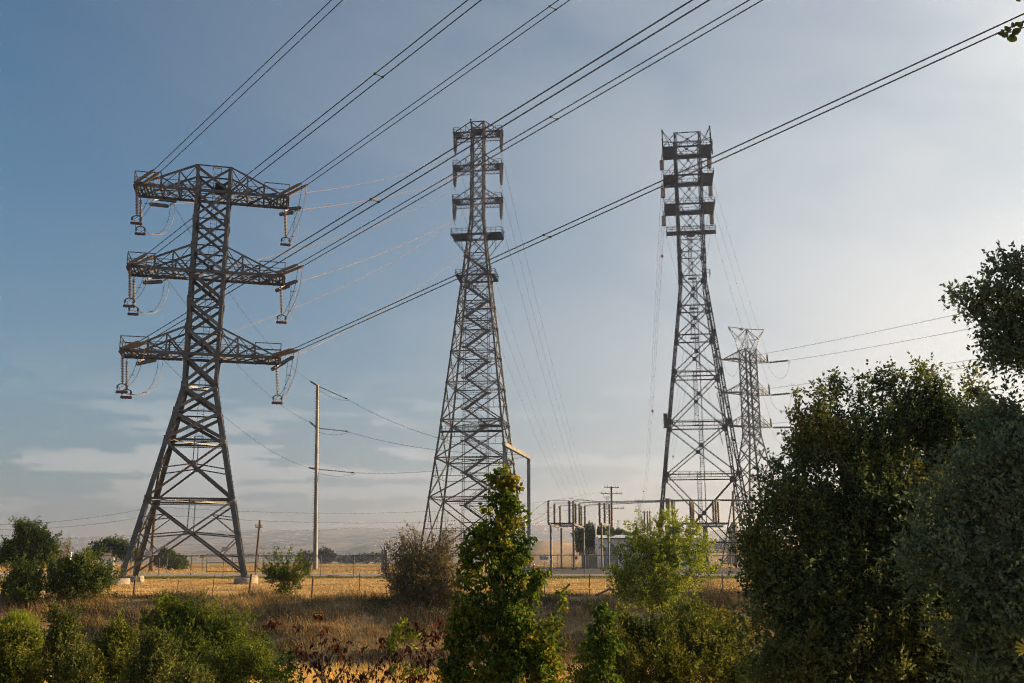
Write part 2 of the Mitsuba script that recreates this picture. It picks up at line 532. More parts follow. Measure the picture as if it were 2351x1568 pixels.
def ladder(mb, p, q, side, w=.42, step=.33, r=.03):
    p, q, side = np.asarray(p, float), np.asarray(q, float), nrm(side)
    for i in (-1, 1):
        mb.beam(p + side * i * w / 2, q + side * i * w / 2, r * 1.4)
    n = int(np.linalg.norm(q - p) / step)
    for i in range(n):
        c = p + (q - p) * (i + .5) / n
        mb.beam(c - side * w / 2, c + side * w / 2, r)


# ---- the near pylon
T1 = Tower(thing('lattice_pylon', 'big near grey steel pylon with three wide crossarms, on round concrete footings in dry grass', 'pylon'),
           (-26.77, 83.0), math.radians(14.14), [(.5, 4.76), (16.32, 1.42), (36.02, 1.5)], 'steel_near', ('steel_near', 'steel_near', 'steel_near_light', 'steel_near_rust'))
lower = {(i, j): mb for i, j, mb in T1.legs(.5, 16.32, .40, .05)}
for i, j, mb in T1.legs(16.32, 36.0, .28, .05):
    lo = lower[i, j].mesh()
    mb.add(*lo)
    if (i, j) == (1, -1):
        for z in np.arange(1.4, 16, .42):
            p = T1.cor(i, j, z)
            mb.beam(p, p + T1.A3 * .17, .03)
            p = T1.cor(i, j, z + .21) - T1.A3 * .33
            mb.beam(p, p - T1.B3 * .15, .03)
    T1.part('leg', mb)
for i in (-1, 1):
    for j in (-1, 1):
        p = T1.cor(i, j, .5)
        mb = MB().lathe(p + [0, 0, -1.3], p + [0, 0, .02], [(0, .96), (.75, .93), (.97, .90), (1, .85)], 28)
        T1.part('footing', mb, 'concrete', smooth=35)
        T1.part('base_plate', MB().box(p + [0, 0, .03], (.7, .7, .06), math.radians(14.14)))
T1L = [.5, 6.71, 11.6, 14.05, 16.32, 18.98, 21.35, 23.8, 26.32, 28.65, 31.1, 33.67, 36.0]
for za, zb in zip(T1L, T1L[1:]):
    w = .15 if za < 6 else .18 if za < 11 else .27 if za < 26 else .2
    T1.xpanel(za + (.25 if za < 1 else .1), zb - .12, w, .03)
for z in T1L[1:]:
    T1.ring(z, .17 if z < 12 else .12, .03)
    T1.ring(z - .16, .07, .03, faces=(0, 2)) if z in (6.71, 11.6) else None
for k in range(4):                                    # secondary bracing of the two lowest panels
    n = T1.nor(k)
    for za, zb in ((.5, 6.71), (6.71, 11.6)):
        zc = T1.xcentre(za, zb)
        c = T1.face(k, 0, zc)
        T1.bar('hanger', c, T1.face(k, 0, zb), .07, .02, n)
        for u in (-1, 1):
            T1.bar('strut', c, T1.face(k, u * .97, zc - (.35 if za < 1 else .45)), .10, .02, n)
            if za < 1:
                def dpt(zz, lo):                      # a point of the big diagonals at height zz
                    wz = T1.w(zz)
                    f = (zz - za) / (zb - za)
                    e = T1.face(k, u, za if lo else zb)
                    return e + (T1.face(k, -u, zb if lo else za) - e) * (f if lo else 1 - f)
                zu, zl = zc + (zb - zc) * .52, zc - (zc - za) * .52
                T1.bar('strut', dpt(zu, False), T1.face(k, u * .97, zu - .25), .08, .02, n)
                T1.bar('strut', dpt(zu, False), T1.face(k, u * .97, zc - .35), .08, .02, n)
                T1.bar('strut', dpt(zl, True), T1.face(k, u * .97, zl - .1), .08, .02, n)
                T1.bar('strut', dpt(zl, True), T1.face(k, u * .97, zc - .35), .08, .02, n)
        g = .5 if za > 1 else .38
        mb = MB().beam(c - [0, 0, g / 2], c + [0, 0, g / 2], g, .03, n)
        T1.part('gusset', mb)
    for z in T1L[1:-1]:
        for u in (-1, 1):
            c = T1.face(k, u * .9, z) + n * .02
            T1.part('gusset', MB().beam(c - [0, 0, .28], c + [0, 0, .28], .42, .03, n))
for z in (6.71, 11.6, 16.32, 26.3):
    for u in (-1, 1):
        T1.bar('brace', T1.cor(-1, -u, z), T1.cor(1, u, z), .09, .03, (0, 0, 1))
for pk_, (uu, zz_) in enumerate(((-.62, 2.35), (.7, 2.75))):
    c = T1.face(0, uu, zz_) + T1.nor(0) * .16
    T1.part('number_plate', MB().beam(c - [0, 0, .18], c + [0, 0, .18], .5, .02, T1.nor(0)), 'sign_grey')
mb = MB()
ladder(mb, T1.loc(.15, .2, 11.7), T1.loc(.15, .2, 36.1), T1.A3, .5, .36, .022)
for z in (11.75, 36.1):
    for u in (-.35, .35):
        mb.beam(T1.loc(.15 + u, .2, z), T1.loc(.15 + u, .2, z + .42), .05)
    mb.beam(T1.loc(-.2, .2, z + .4), T1.loc(.5, .2, z + .4), .05)
T1.part('ladder', mb)

ARM, WD = 6.55, 1.45
ZF = [18.98, 26.32, 33.67]
d_near = np.array([.68, -.733, .13])
d_near /= np.linalg.norm(d_near)
side_near = nrm(np.cross(d_near, [0, 0, 1]))
for f, up, nm in zip(ZF, (2.37, 2.33, 2.35), ('lowest', 'middle', 'top')):
    arm = T1.part('crossarm', MB().beam(T1.loc(-ARM, -WD, f), T1.loc(ARM, -WD, f), .12, .26, ref=(0, 0, 1)).beam(T1.loc(-ARM, WD, f), T1.loc(ARM, WD, f), .12, .24),
                  label=f'{nm} crossarm with railed platforms at both ends')
    ak = arm[len(T1.key) + 2:]

    def ap(nm_, p, q, w, t, n=(0, 0, 1)):
        T1.bar(f'{ak}__{nm_}', p, q, w, t, n)
    for e in (-1, 1):
        xs = [WD * 1.0, 2.9, 4.37, 5.55, ARM]
        hz = lambda x: max(.1, up * (6.15 - x) / (6.15 - WD))
        for t in (-WD, WD):
            nn = T1.B3 * np.sign(t)
            ap('chord', T1.loc(e * WD, t, f + up), T1.loc(e * 6.1, t, f + .14), .15, .03, nn)
            for x in (2.9, 4.37):
                ap('post', T1.loc(e * x, t, f), T1.loc(e * x, t, f + hz(x)), .14, .03, nn)
            ap('brace', T1.loc(e * WD, t, f + .1), T1.loc(e * 2.9, t, f + hz(2.9)), .08, .02, nn)
            ap('brace', T1.loc(e * 2.9, t, f + hz(2.9)), T1.loc(e * (WD + .1), t * .97, f + .1), .13, .02, nn)
            ap('brace', T1.loc(e * 2.9, t, f + .1), T1.loc(e * WD, t, f + up * .97), .07, .02, nn)
            ap('brace', T1.loc(e * 4.37, t, f + hz(4.37)), T1.loc(e * 2.95, t, f + .1), .12, .02, nn)
            ap('brace', T1.loc(e * 4.37, t, f + .1), T1.loc(e * 2.95, t, f + hz(2.95)), .06, .02, nn)
            ap('brace', T1.loc(e * 5.5, t, f + hz(5.5)), T1.loc(e * 4.42, t, f + .1), .09, .02, nn)
            mb = MB()
            railing(mb, [T1.loc(e * 4.37, t, f + .12), T1.loc(e * ARM, t, f + .12)], 1.12, .05, True, 1.5)
            if t > 0:
                railing(mb, [T1.loc(e * ARM, -t, f + .12), T1.loc(e * ARM, t, f + .12)], 1.12, .05, True, 1.45)
            T1.part(f'{ak}__railing', mb)
        for xa, xb in zip(xs, xs[1:]):
            ap('brace', T1.loc(e * xa, -WD, f - .05), T1.loc(e * xb, WD, f - .05), .10, .02)
            ap('brace', T1.loc(e * xa, WD, f - .09), T1.loc(e * xb, -WD, f - .09), .10, .02)
            ap('crossbeam', T1.loc(e * xb, -WD, f), T1.loc(e * xb, WD, f), .15, .04)
        for x in np.linspace(5.0, 6.4, 6):
            T1.part(f'{ak}__plank', MB().beam(T1.loc(e * x, -WD + .08, f + .1), T1.loc(e * x, WD - .08, f + .1), .13, .04))
        T1.part(f'{ak}__end_plate', MB().beam(T1.loc(e * 5.8, -WD - .1, f + .05), T1.loc(e * 6.5, -WD - .1, f + .05), .04, .42, ref=(0, 0, 1)))
    mb = MB()
    for t in (-.5, .5):
        railing(mb, [T1.loc(-4.4, t, f + .1), T1.loc(4.4, t, f + .1)], 1.0, .035, True, 1.47)
        mb.beam(T1.loc(-5, t, f + .06), T1.loc(5, t, f + .06), .09, .05)
    T1.part(f'{ak}__walkway', mb)
    for t in (-WD, WD):
        ap('brace', T1.loc(-WD, t * .96, f + .1), T1.loc(WD, t * .96, f + up), .1, .02, T1.B3)
T1.part('junction_box', MB().box(T1.loc(.6, -.9, 34.1), (.9, .5, .8), math.radians(14)), 'steel_dark')


def end_word(e):
    return 'left' if e < 0 else 'right'


def wire(name, p, q, sag, r, m, label, cat='cable', group=None, n=24, k=5):
    key = thing(name, label, cat, group)
    put(key, tube(sag_line(p, q, sag, n), r, k), m, True)
    return key


def string_mesh(p, q, n, r0, r1, k=9, caps=True):
    mb = MB().lathe(p, q, fins(n, r0, r1), k)
    return mb


ENDS = {}
top_px = {('lowest', -1): (1588, 0), ('middle', -1): (1078, 0), ('top', -1): (768, 0), ('lowest', 1): (2351, 27), ('middle', 1): (1719, 0), ('top', 1): (1286, 0)}
spacer_px = {('middle', -1): 870, ('top', 1): 1270, ('lowest', -1): 862, ('middle', 1): 1270, ('lowest', 1): 1255}
for f, nm in zip(ZF, ('lowest', 'middle', 'top')):
    for e in (-1, 1):
        w_ = end_word(e)
        # towards the viewer
        base = T1.loc(-6.15 if e < 0 else 5.95, -WD - .12, f + .1)
        k = thing('strain_insulator', f'tan strain insulator pair pulling towards the viewer, {w_} end of near pylon\'s {nm} crossarm', 'insulator', 'strain insulators of the near pylon')
        sl = nrm([d_near[0], d_near[1], 0.0])
        tips = []
        for u in (-.29, .29):
            p0 = base + side_near * u + sl * .35
            p1 = p0 + sl * 3.1
            put(f'{k}__string', string_mesh(p0, p1, 22, .085, .135).mesh(), 'porcelain_tan', 40)
            put(f'{k}__clamp', MB().beam(p1, p1 + sl * .35, .12).mesh(), 'steel_near')
            tips.append(p1 + sl * .3)
        put(f'{k}__yoke', MB().beam(base, base + sl * .4, .1).beam(base - side_near * .3 + sl * .35, base + side_near * .3 + sl * .35, .12, .08).mesh(), 'steel_near')
        mid = (tips[0] + tips[1]) / 2
        ENDS[nm, e, 'near'] = mid
        # the twin conductor that leaves it
        u_, v_ = top_px[nm, e]
        q = (784 - v_) / FP
        rd = np.array([(u_ - 1175.5) / FP, CT - q * ST, ST + q * CT])
        A = np.array([[rd[0], -d_near[0]], [rd[1], -d_near[1]]])
        lam, s_ = np.linalg.solve(A, mid[:2])
        hit = np.array([0, 0, EYE]) + rd * lam
        slope = (hit - mid) / s_
        endp = mid + slope * 118
        k = thing('twin_conductor', f'black twin conductor rising to upper right from {w_} end of near pylon\'s {nm} crossarm', 'power line', 'twin conductors of the near pylon')
        for u in (-.29, .29):
            put(f'{k}__cable', tube(sag_line(mid + side_near * u, endp + side_near * u, .25, 30), .033, 6), 'cable_dark', True)
        if (nm, e) in spacer_px:
            us = spacer_px[nm, e]
            # along the conductor find the point under column us
            best = min(np.linspace(3, 110, 900), key=lambda t: abs(1175.5 + FP * (mid + slope * t)[0] / ((mid + slope * t)[1] * CT + ((mid + slope * t)[2] - EYE) * ST) - us))
            c = mid + slope * best - np.array([0, 0, 4 * .25 * (best / 118) * (1 - best / 118)])
            mb = MB().beam(c - side_near * .29, c + side_near * .29, .045)
            for u in (-.29, .29):
                mb.box(c + side_near * u, (.13, .13, .1))
            put(f'{k}__spacer', mb.mesh(), 'cable_dark')
        # away from the viewer
        base = T1.loc(-5.35 if e < 0 else 6.1, WD + .1, f - .35)
        d_far = nrm([.12, .97, .30 if e < 0 else .40])
        sd = nrm(np.cross(d_far, [0, 0, 1]))
        k = thing('strain_insulator', f'dark blue strain insulator pair pulling away, {w_} end of near pylon\'s {nm} crossarm', 'insulator', 'strain insulators of the near pylon')
        sd = sd * .8 + np.array([0, 0, .5])
        for u in (-.46, .46):
            p0 = base + sd * u + d_far * .5
            p1 = p0 + d_far * 3.3
            put(f'{k}__string', string_mesh(p0, p1, 24, .12, .18).mesh(), 'porcelain_blue', 40)
            put(f'{k}__clamp', MB().beam(base + sd * u * .4, p0, .1).beam(p1, p1 + d_far * .2 - sd * u * .4, .1).mesh(), 'galvanized')
        tip = base + d_far * 4.05
        put(f'{k}__yoke', MB().beam(base, base + d_far * .3, .1).beam(tip - sd * .36 - d_far * .1, tip + sd * .36 - d_far * .1, .12, .08).mesh(), 'galvanized')
        ENDS[nm, e, 'far'] = tip
        # hanging strings that hold the jumper
        bots = []
        for t in ((-WD, WD) if e < 0 else (WD,)):
            p0 = T1.loc(e * 6.3, t, f - .12)
            p1 = p0 - np.array([0, 0, 2.58]) + T1.A3 * .2
            where = ('nearer' if t < 0 else 'farther') + ' hanging insulator of two' if e < 0 else 'single hanging insulator'
            k = thing('hanging_insulator', f'{where} with weight, {w_} end of near pylon\'s {nm} crossarm', 'insulator', 'hanging insulators of the near pylon')
            put(f'{k}__string', string_mesh(p0 - [0, 0, .25], p1, 17, .045, .145, 10).mesh(), 'porcelain_tan' if t > 0 else 'porcelain_brown', 40)
            x3 = T1.A3
            mb = MB().beam(p0, p0 - [0, 0, .27], .05).beam(p1, p1 - [0, 0, .15], .07)
            mb.tube([p1 - [0, 0, .12] + x3 * u - [0, 0, abs(u) ** 2 * 1.2] for u in np.linspace(-.36, .36, 9)], .05)
            for u in (-.36, .36):
                mb.beam(p1 + x3 * u - [0, 0, .27], p1 + x3 * u - [0, 0, .72], .045)
                mb.box(p1 + x3 * u - [0, 0, .4], (.15, .15, .24), .24)
            put(f'{k}__yoke', mb.mesh(), 'steel_near')
            c = p1 - [0, 0, .82]
            put(f'{k}__weight', MB().lathe(c - x3 * .48, c + x3 * .48, [(0, .04), (.02, .1), (.1, .125), (.9, .125), (.98, .1), (1, .04)], 12).mesh(), 'weight_rust', 40)
            bots.append(p1 - [0, 0, .45])
        k = thing('jumper_cable', f'looped double jumper cable under the {w_} end of near pylon\'s {nm} crossarm', 'cable', 'jumper cables of the near pylon')
        chain = [mid] + bots + [tip]
        for u in (-.2, .2):
            pts = []
            for i, (p, q) in enumerate(zip(chain, chain[1:])):
                t = np.linspace(0, 1, 15)[:, None]
                first, last = i == 0, i == len(chain) - 2
                if first:
                    c1 = p + np.array([0, 0, -(p[2] - q[2]) * .75]) - (p - q) * [.0, .0, 0]
                    c2 = q + (p - q) * [.45, .45, 0] + [0, 0, -.05]
                elif last:
                    c1 = p + (q - p) * [.55, .55, 0] + [0, 0, -.15]
                    c2 = q + np.array([0, 0, -(q[2] - p[2]) * .8]) + (q - p) * [.05, .05, 0]
                else:
                    c1, c2 = p + (q - p) / 3 - [0, 0, .35], p + (q - p) * 2 / 3 - [0, 0, .35]
                seg = (1 - t) ** 3 * p + 3 * (1 - t) ** 2 * t * c1 + 3 * (1 - t) * t * t * c2 + t ** 3 * q
                pts.append(seg[1:] if i else seg)
            pts = np.vstack(pts)
            put(f'{k}__cable', tube(pts + T1.A3 * u, .022, 5), 'cable_dark' if u < 0 else 'cable_tan', True)
        for fr in (.18, .8):
            c = pts[int(fr * len(pts))] - 0
            put(f'{k}__spacer', MB().beam(c, c - T1.A3 * 0.4 + T1.A3 * 0.4 * 2 * 0, .04).mesh(), 'cable_dark')

# ---- the tall brown pylon with the zigzag stairs
T2 = Tower(thing('lattice_pylon', 'very tall brown lattice pylon with zigzag stairs inside, rising behind the central leafy tree', 'pylon'),
           (-8.15, 220.0), math.radians(-6.6), [(0, 10.7), (28, 7.23), (80, 1.62), (104.3, 1.6)], 'steel_brown', ('steel_brown', 'steel_brown', 'steel_brown_light'))
for i, j, mb in T2.legs(0, 104.2, .40, .10):
    T2.part('leg', mb)
T2L = [0, 14.6, 23.2, 31.6, 40.1, 47.3, 54.3, 59.2, 65.4, 71, 75.8, 80.2, 84.5, 88.7, 93.0, 97.2, 101.5, 104.2]
for za, zb in zip(T2L, T2L[1:]):
    w = .26 if za < 40 else .2
    T2.xpanel(za, zb, w, w * .9, kind='beam')
    if za < 60:
        zc = T2.xcentre(za, zb)
        T2.ring(zc, .12, .12, kind='beam')
        for k in range(4):
            c = T2.face(k, 0, zc)
            for u in (-1, 1):
                zq = zc + (zb - zc) * .5
                T2.bar('strut', T2.face(k, u * .5, zc), T2.face(k, u * .49, zq) if za > 1 else T2.face(k, u * .55, zq), .09, .09, T2.nor(k), 'beam')
for z in T2L[1:]:
    T2.ring(z, .24 if z < 60 else .18, .2, kind='beam')
    if z < 60:
        T2.ring(z - .55, .1, .1, kind='beam', faces=(0, 2))
        for u in (-1, 1):
            T2.bar('brace', T2.cor(-1, -u, z), T2.cor(1, u, z), .14, .14, (0, 0, 1), 'beam')
for i in (-1, 1):
    for j in (-1, 1):
        T2.bar('stair_post', T2.loc(i * 2.75, j * 1.3, 0), T2.loc(i * 2.75, j * 1.3, 66) if True else None, .13, .13, (1, 0, 0), 'beam')
z, sgn = 56.4 - 3.6 * 15, -1
while z < 70:
    xa = min(2.5, T2.w(z + 3.6) * .85)
    mb = MB()
    for t in (-.55, .45):
        mb.beam(T2.loc(-sgn * xa, t, z), T2.loc(sgn * xa, t, z + 3.6), .10, .42, ref=(0, 0, 1))
        mb.beam(T2.loc(-sgn * xa, t, z + 1.1), T2.loc(sgn * xa, t, z + 4.7), .06)
        mb.beam(T2.loc(-sgn * xa, t, z + .6), T2.loc(sgn * xa, t, z + 4.2), .04)
        for q in np.linspace(0, 1, 5):
            p = T2.loc(sgn * xa * (2 * q - 1), t, z + 3.6 * q)
            mb.beam(p, p + [0, 0, 1.1], .045)
    for q in np.linspace(.04, .96, 16):
        mb.beam(T2.loc(sgn * xa * (2 * q - 1), -.55, z + 3.6 * q), T2.loc(sgn * xa * (2 * q - 1), .45, z + 3.6 * q), .26, .05)
    T2.part('stair_flight', mb)
    mb = MB().box(T2.loc(sgn * (xa + .4), -.05, z + 3.6), (1.0, 1.6, .18), math.radians(-6.6))
    railing(mb, [T2.loc(sgn * (xa + .85), -.8, z + 3.65), T2.loc(sgn * (xa + .85), .7, z + 3.65)], 1.1, .06)
    T2.part('landing', mb)
    for i in (-1, 1):
        T2.bar('strut', T2.loc(-2.75, i * 1.3, z + 3.5), T2.loc(2.75, i * 1.3, z + 3.5), .1, .1, (0, 0, 1), 'beam')
    z += 3.6
    sgn = -sgn
for z, ww, tt in ((65.4, 4.6, 3.4), (28.9, 7.2, 1.2)):
    mb = MB()
    if z > 60:
        for t in (-1, 1):
            mb.box(T2.loc(0, t * (tt - .5), z + .15), (2 * ww, 1.0, .12), math.radians(-6.6))
            railing(mb, [T2.loc(-ww, t * tt, z + .2), T2.loc(ww, t * tt, z + .2)], 1.2, .07)
        for t in (-1, 1):
            mb.box(T2.loc(t * (ww - .5), 0, z + .15), (1.0, 2 * tt, .12), math.radians(-6.6))
            railing(mb, [T2.loc(t * ww, -tt, z + .2), T2.loc(t * ww, tt, z + .2)], 1.2, .07)
    else:
        mb.box(T2.loc(0, -6.5, z), (14.0, .9, .35), math.radians(-6.6))
        railing(mb, [T2.loc(-7, -6.9, z), T2.loc(7, -6.9, z)], 1.2, .07)
        mb.box(T2.loc(3.6, -3.2, z + 1.6), (4.6, 2.6, .2), math.radians(-6.6))
        railing(mb, [T2.loc(1.3, -4.5, z + 1.7), T2.loc(5.9, -4.5, z + 1.7), T2.loc(5.9, -1.9, z + 1.7)], 1.2, .08)
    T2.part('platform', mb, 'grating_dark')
T2ZF = [84.5, 93.0, 101.5]
A2, D2 = 5.85, 1.75
BOT = {}
for f, nm in zip(T2ZF, ('lowest', 'middle', 'top')):
    arm = T2.part('crossarm', MB().beam(T2.loc(-A2, -D2, f), T2.loc(A2, -D2, f), .3, .3).beam(T2.loc(-A2, D2, f), T2.loc(A2, D2, f), .3, .3), label=f'{nm} crossarm of the brown pylon')
    ak = arm[len(T2.key) + 2:]
    for e in (-1, 1):
        for t in (-D2, D2):
            T2.bar(f'{ak}__chord', T2.loc(e * 1.6, t, f + 2.7), T2.loc(e * 5.2, t, f + .3), .18, .18, T2.B3, 'beam')
            for x in (2.8, 4.0):
                T2.bar(f'{ak}__post', T2.loc(e * x, t, f), T2.loc(e * x, t, f + 2.7 * (5.2 - x) / 3.6), .12, .12, T2.B3, 'beam')
            T2.bar(f'{ak}__brace', T2.loc(e * 1.6, t, f), T2.loc(e * 2.8, t, f + 1.8), .1, .1, T2.B3, 'beam')
            T2.bar(f'{ak}__brace', T2.loc(e * 2.8, t, f), T2.loc(e * 4.0, t, f + .9), .1, .1, T2.B3, 'beam')
            T2.bar(f'{ak}__chord', T2.loc(e * 1.6, t, f - .9), T2.loc(e * 5.4, t, f - 1.0), .14, .14, T2.B3, 'beam')
            for x in np.arange(1.9, 5.3, .85):
                T2.bar(f'{ak}__brace', T2.loc(e * x, t, f - .95), T2.loc(e * (x + .42), t, f - .1), .07, .07, T2.B3, 'beam')
                T2.bar(f'{ak}__brace', T2.loc(e * (x + .42), t, f - .1), T2.loc(e * (x + .85), t, f - .95), .07, .07, T2.B3, 'beam')
        for xa, xb in ((1.6, 3.2), (3.2, 4.6)):
            T2.bar(f'{ak}__brace', T2.loc(e * xa, -D2, f), T2.loc(e * xb, D2, f), .1, .1, (0, 0, 1), 'beam')
            T2.bar(f'{ak}__brace', T2.loc(e * xa, D2, f), T2.loc(e * xb, -D2, f), .1, .1, (0, 0, 1), 'beam')
        mb = MB().box(T2.loc(e * 5.1, 0, f + .2), (1.7, 2 * D2, .1), math.radians(-6.6))
        railing(mb, [T2.loc(e * 4.3, -D2, f + .2), T2.loc(e * A2, -D2, f + .2), T2.loc(e * A2, D2, f + .2), T2.loc(e * 4.3, D2, f + .2)], 1.15, .07)
        T2.part(f'{ak}__end_platform', mb, 'grating_dark')
        k = thing('suspension_insulator', f'dark insulator string pair under {end_word(e)} end of brown pylon\'s {nm} crossarm', 'insulator', 'insulator strings of the brown pylon')
        for t in (-D2, D2):
            p0 = T2.loc(e * 5.6, t, f - .3)
            p1 = T2.loc(e * (5.6 - .0), t * .3, f - 4.3)
            put(f'{k}__string', MB().lathe(p0, p1, fins(16, .2, .3), 7).mesh(), 'porcelain_grey', 40)
        b = T2.loc(e * 5.6, 0, f - 4.9)
        put(f'{k}__yoke', MB().beam(T2.loc(e * 5.6, -D2 * .3, f - 4.3), b, .12).beam(T2.loc(e * 5.6, D2 * .3, f - 4.3), b, .12).mesh(), 'steel_dark')
        BOT[nm, e] = b
    for t in (-1.6, 1.6):
        T2.bar(f'{ak}__brace', T2.loc(-1.6, t, f), T2.loc(1.6, t, f + 2.5), .12, .12, T2.B3, 'beam')
mb = MB().box(T2.loc(0, -.6, 101.9), (3.1, 2.2, .9), math.radians(-6.6))
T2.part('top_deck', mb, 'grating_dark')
T2.part('beacon', MB().lathe(T2.loc(-1.6, -1.6, 104.2), T2.loc(-1.6, -1.6, 105.0), [(0, .06), (.4, .06), (.45, .2), (.9, .2), (1, .05)], 8), 'steel_dark')
mb = MB()
for e in (-1, 1):
    mb.box(T2.loc(e * 4.0, 0, 75.9), (4.0, 4.4, .16), math.radians(-6.6))
    for t in (-2.2, 2.2):
        railing(mb, [T2.loc(e * 2, t, 76), T2.loc(e * 6, t, 76)], 1.2, .07)
        mb.beam(T2.loc(e * 6, t, 75.8), T2.loc(e * 2.4, t, 71.2), .14)
        mb.beam(T2.loc(e * 4.2, t, 75.8), T2.loc(e * 3.9, t, 73.2), .1)
    railing(mb, [T2.loc(e * 6, -2.2, 76), T2.loc(e * 6, 2.2, 76)], 1.2, .07)
for t in (-2.2, 2.2):
    mb.beam(T2.loc(-6, t, 75.7), T2.loc(6, t, 75.7), .2, .5)
T2.part('platform', mb, 'grating_dark')

# ---- the dark pylon with laced legs
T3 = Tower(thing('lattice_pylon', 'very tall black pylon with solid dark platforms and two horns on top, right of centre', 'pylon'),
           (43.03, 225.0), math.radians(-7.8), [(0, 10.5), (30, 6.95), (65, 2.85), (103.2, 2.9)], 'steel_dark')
for i in (-1, 1):
    for j in (-1, 1):
        mb = MB()
        zs = [0, 30, 65, 103.2]
        for za, zb in zip(zs, zs[1:]):
            p, q = T3.cor(i, j, za), T3.cor(i, j, zb)
            h = .30 if za < 60 else .24
            offs = [T3.A3 * x * h + T3.B3 * y * h for x, y in ((-1, -1), (1, -1), (1, 1), (-1, 1))]
            for o in offs:
                mb.beam(p + o, q + o, .17)
            n = int((zb - za) / .75)
            for g in range(n):
                c0, c1 = p + (q - p) * g / n, p + (q - p) * (g + 1) / n
                for e in range(4):
                    o0, o1 = offs[e], offs[(e + 1) % 4]
                    mb.beam(c0 + o0, c1 + o1, .07) if g % 2 else mb.beam(c0 + o1, c1 + o0, .07)
            for g in range(0, n, 6):
                c = p + (q - p) * (g + .5) / n
                mb.box(c, (2 * h + .1, 2 * h + .1, .5), math.radians(-7.8))
        T3.part('leg', mb)
        mb = MB().lathe(T3.cor(i, j, 0) - [0, 0, .5], T3.cor(i, j, 0) + [0, 0, .7], [(0, 1.2), (1, 1.1)], 16)
        T3.part('footing', mb, 'concrete')
T3L = [0.5, 19.9, 31.7, 43.35, 52.3, 59.5, 66.9, 72.85, 77.65, 84.8, 92.15, 99.5, 103.1]
for za, zb in zip(T3L, T3L[1:]):
    w = .22 if za < 60 else .14
    T3.xpanel(za, zb, w, w, faces=(0, 2), kind='beam')
    T3.xpanel(za, zb, w * .55, w * .55, faces=(1, 3), kind='beam')
    zc = T3.xcentre(za, zb)
    for k in (0, 2):
        c = T3.face(k, 0, zc)
        g = .95 if za < 60 else .6
        T3.part('gusset', MB().beam(c - [0, 0, g / 2], c + [0, 0, g / 2], g, .1, T3.nor(k)))
for z in T3L[1:]:
    T3.ring(z, .26 if z < 60 else .17, .24, kind='beam', faces=(0, 2))
    T3.ring(z, .16, .16, kind='beam', faces=(1, 3))
    for k in (0, 2):
        for u in (-1, 1):
            if z < 75:
                c = T3.face(k, u * .95, z)
                T3.part('gusset', MB().beam(c - [0, 0, .6], c + [0, 0, .6], 1.1, .12, T3.nor(k)))
for z in (19.9, 31.7, 43.35):
    mb = MB()
    railing(mb, [T3.loc(-T3.w(z) * .9, -.6, z + .1), T3.loc(T3.w(z) * .9, -.6, z + .1)], 1.1, .07, False, 2.5)
    mb.box(T3.loc(0, 0, z), (2 * T3.w(z) * .95, .9, .1), math.radians(-7.8))
    T3.part('walkway', mb)
zz = [0, 19.9, 31.7, 43.35, 52.3, 59.5, 66.9, 77.6]
for n_, (za, zb) in enumerate(zip(zz, zz[1:])):
    mb = MB()
    x = .5 if n_ % 2 else -.3
    ladder(mb, T3.loc(x, 0, za), T3.loc(x, 0, zb + 1.2), T3.A3, .8, .5, .06)
    for z in np.arange(za + 2.3, zb + 1, 1.0):
        c = T3.loc(x, 0, z)
        mb.tube([c + T3.A3 * .55 * math.cos(q) - T3.B3 * .7 * math.sin(q) for q in np.linspace(0, np.pi, 6)], .03, 3)
    for q in (.3, .5, .7):
        o = T3.A3 * .55 * math.cos(q * np.pi) - T3.B3 * .7 * math.sin(q * np.pi)
        mb.beam(T3.loc(x, 0, za + 2.3) + o, T3.loc(x, 0, zb + 1) + o, .04)
    mb.box(T3.loc(0, 0, zb), (2.0, 1.4, .15), math.radians(-7.8))
    T3.part('ladder', mb)
T3.part('cable_riser', MB().beam(T3.loc(.95, .3, 0), T3.loc(.95, .3, 66), .14))
for z, l in ((99.5, 'top'), (92.15, 'second'), (84.8, 'third')):
    mb = MB()
    W = 5.95
    for e in (-1, 1):
        mb.box(T3.loc(e * (W + 2.9) / 2, 0, z - .12), (W - 2.9, 6.4, .22), math.radians(-7.8))
    mb.box(T3.loc(0, 2.95, z - .25), (2 * W, .35, 1.15), math.radians(-7.8))
    mb.box(T3.loc(0, -2.95, z - .05), (2 * W, .25, .4), math.radians(-7.8))
    pk = T3.part('platform', mb, 'grating_dark', label=f'{l} dark platform counted from above')
    pk = pk[len(T3.key) + 2:]
    mb = MB()
    for t in (-3.1, 3.1):
        railing(mb, [T3.loc(-W, t, z), T3.loc(W, t, z)], 1.25, .07, True, 1.5)
    for e in (-1, 1):
        railing(mb, [T3.loc(e * W, -3.1, z), T3.loc(e * W, 3.1, z)], 1.25, .07, True, 1.5)
        for t in (-2.9, 2.9):
            if z < 99:
                mb.beam(T3.loc(e * 2.9, t, z + 3.7), T3.loc(e * W, t, z), .12)
    T3.part(f'{pk}__railing', mb)
mb = MB()
mb.box(T3.loc(0, -2.6, 77.5), (11.6, .5, .95), math.radians(-7.8))
for t in (-2.4, -2.9):
    railing(mb, [T3.loc(-5.8, t, 77.9), T3.loc(5.8, t, 77.9)], 1.2, .07, True, 1.5)
T3.part('platform', mb, 'grating_dark', label='lowest platform, seen edge on')
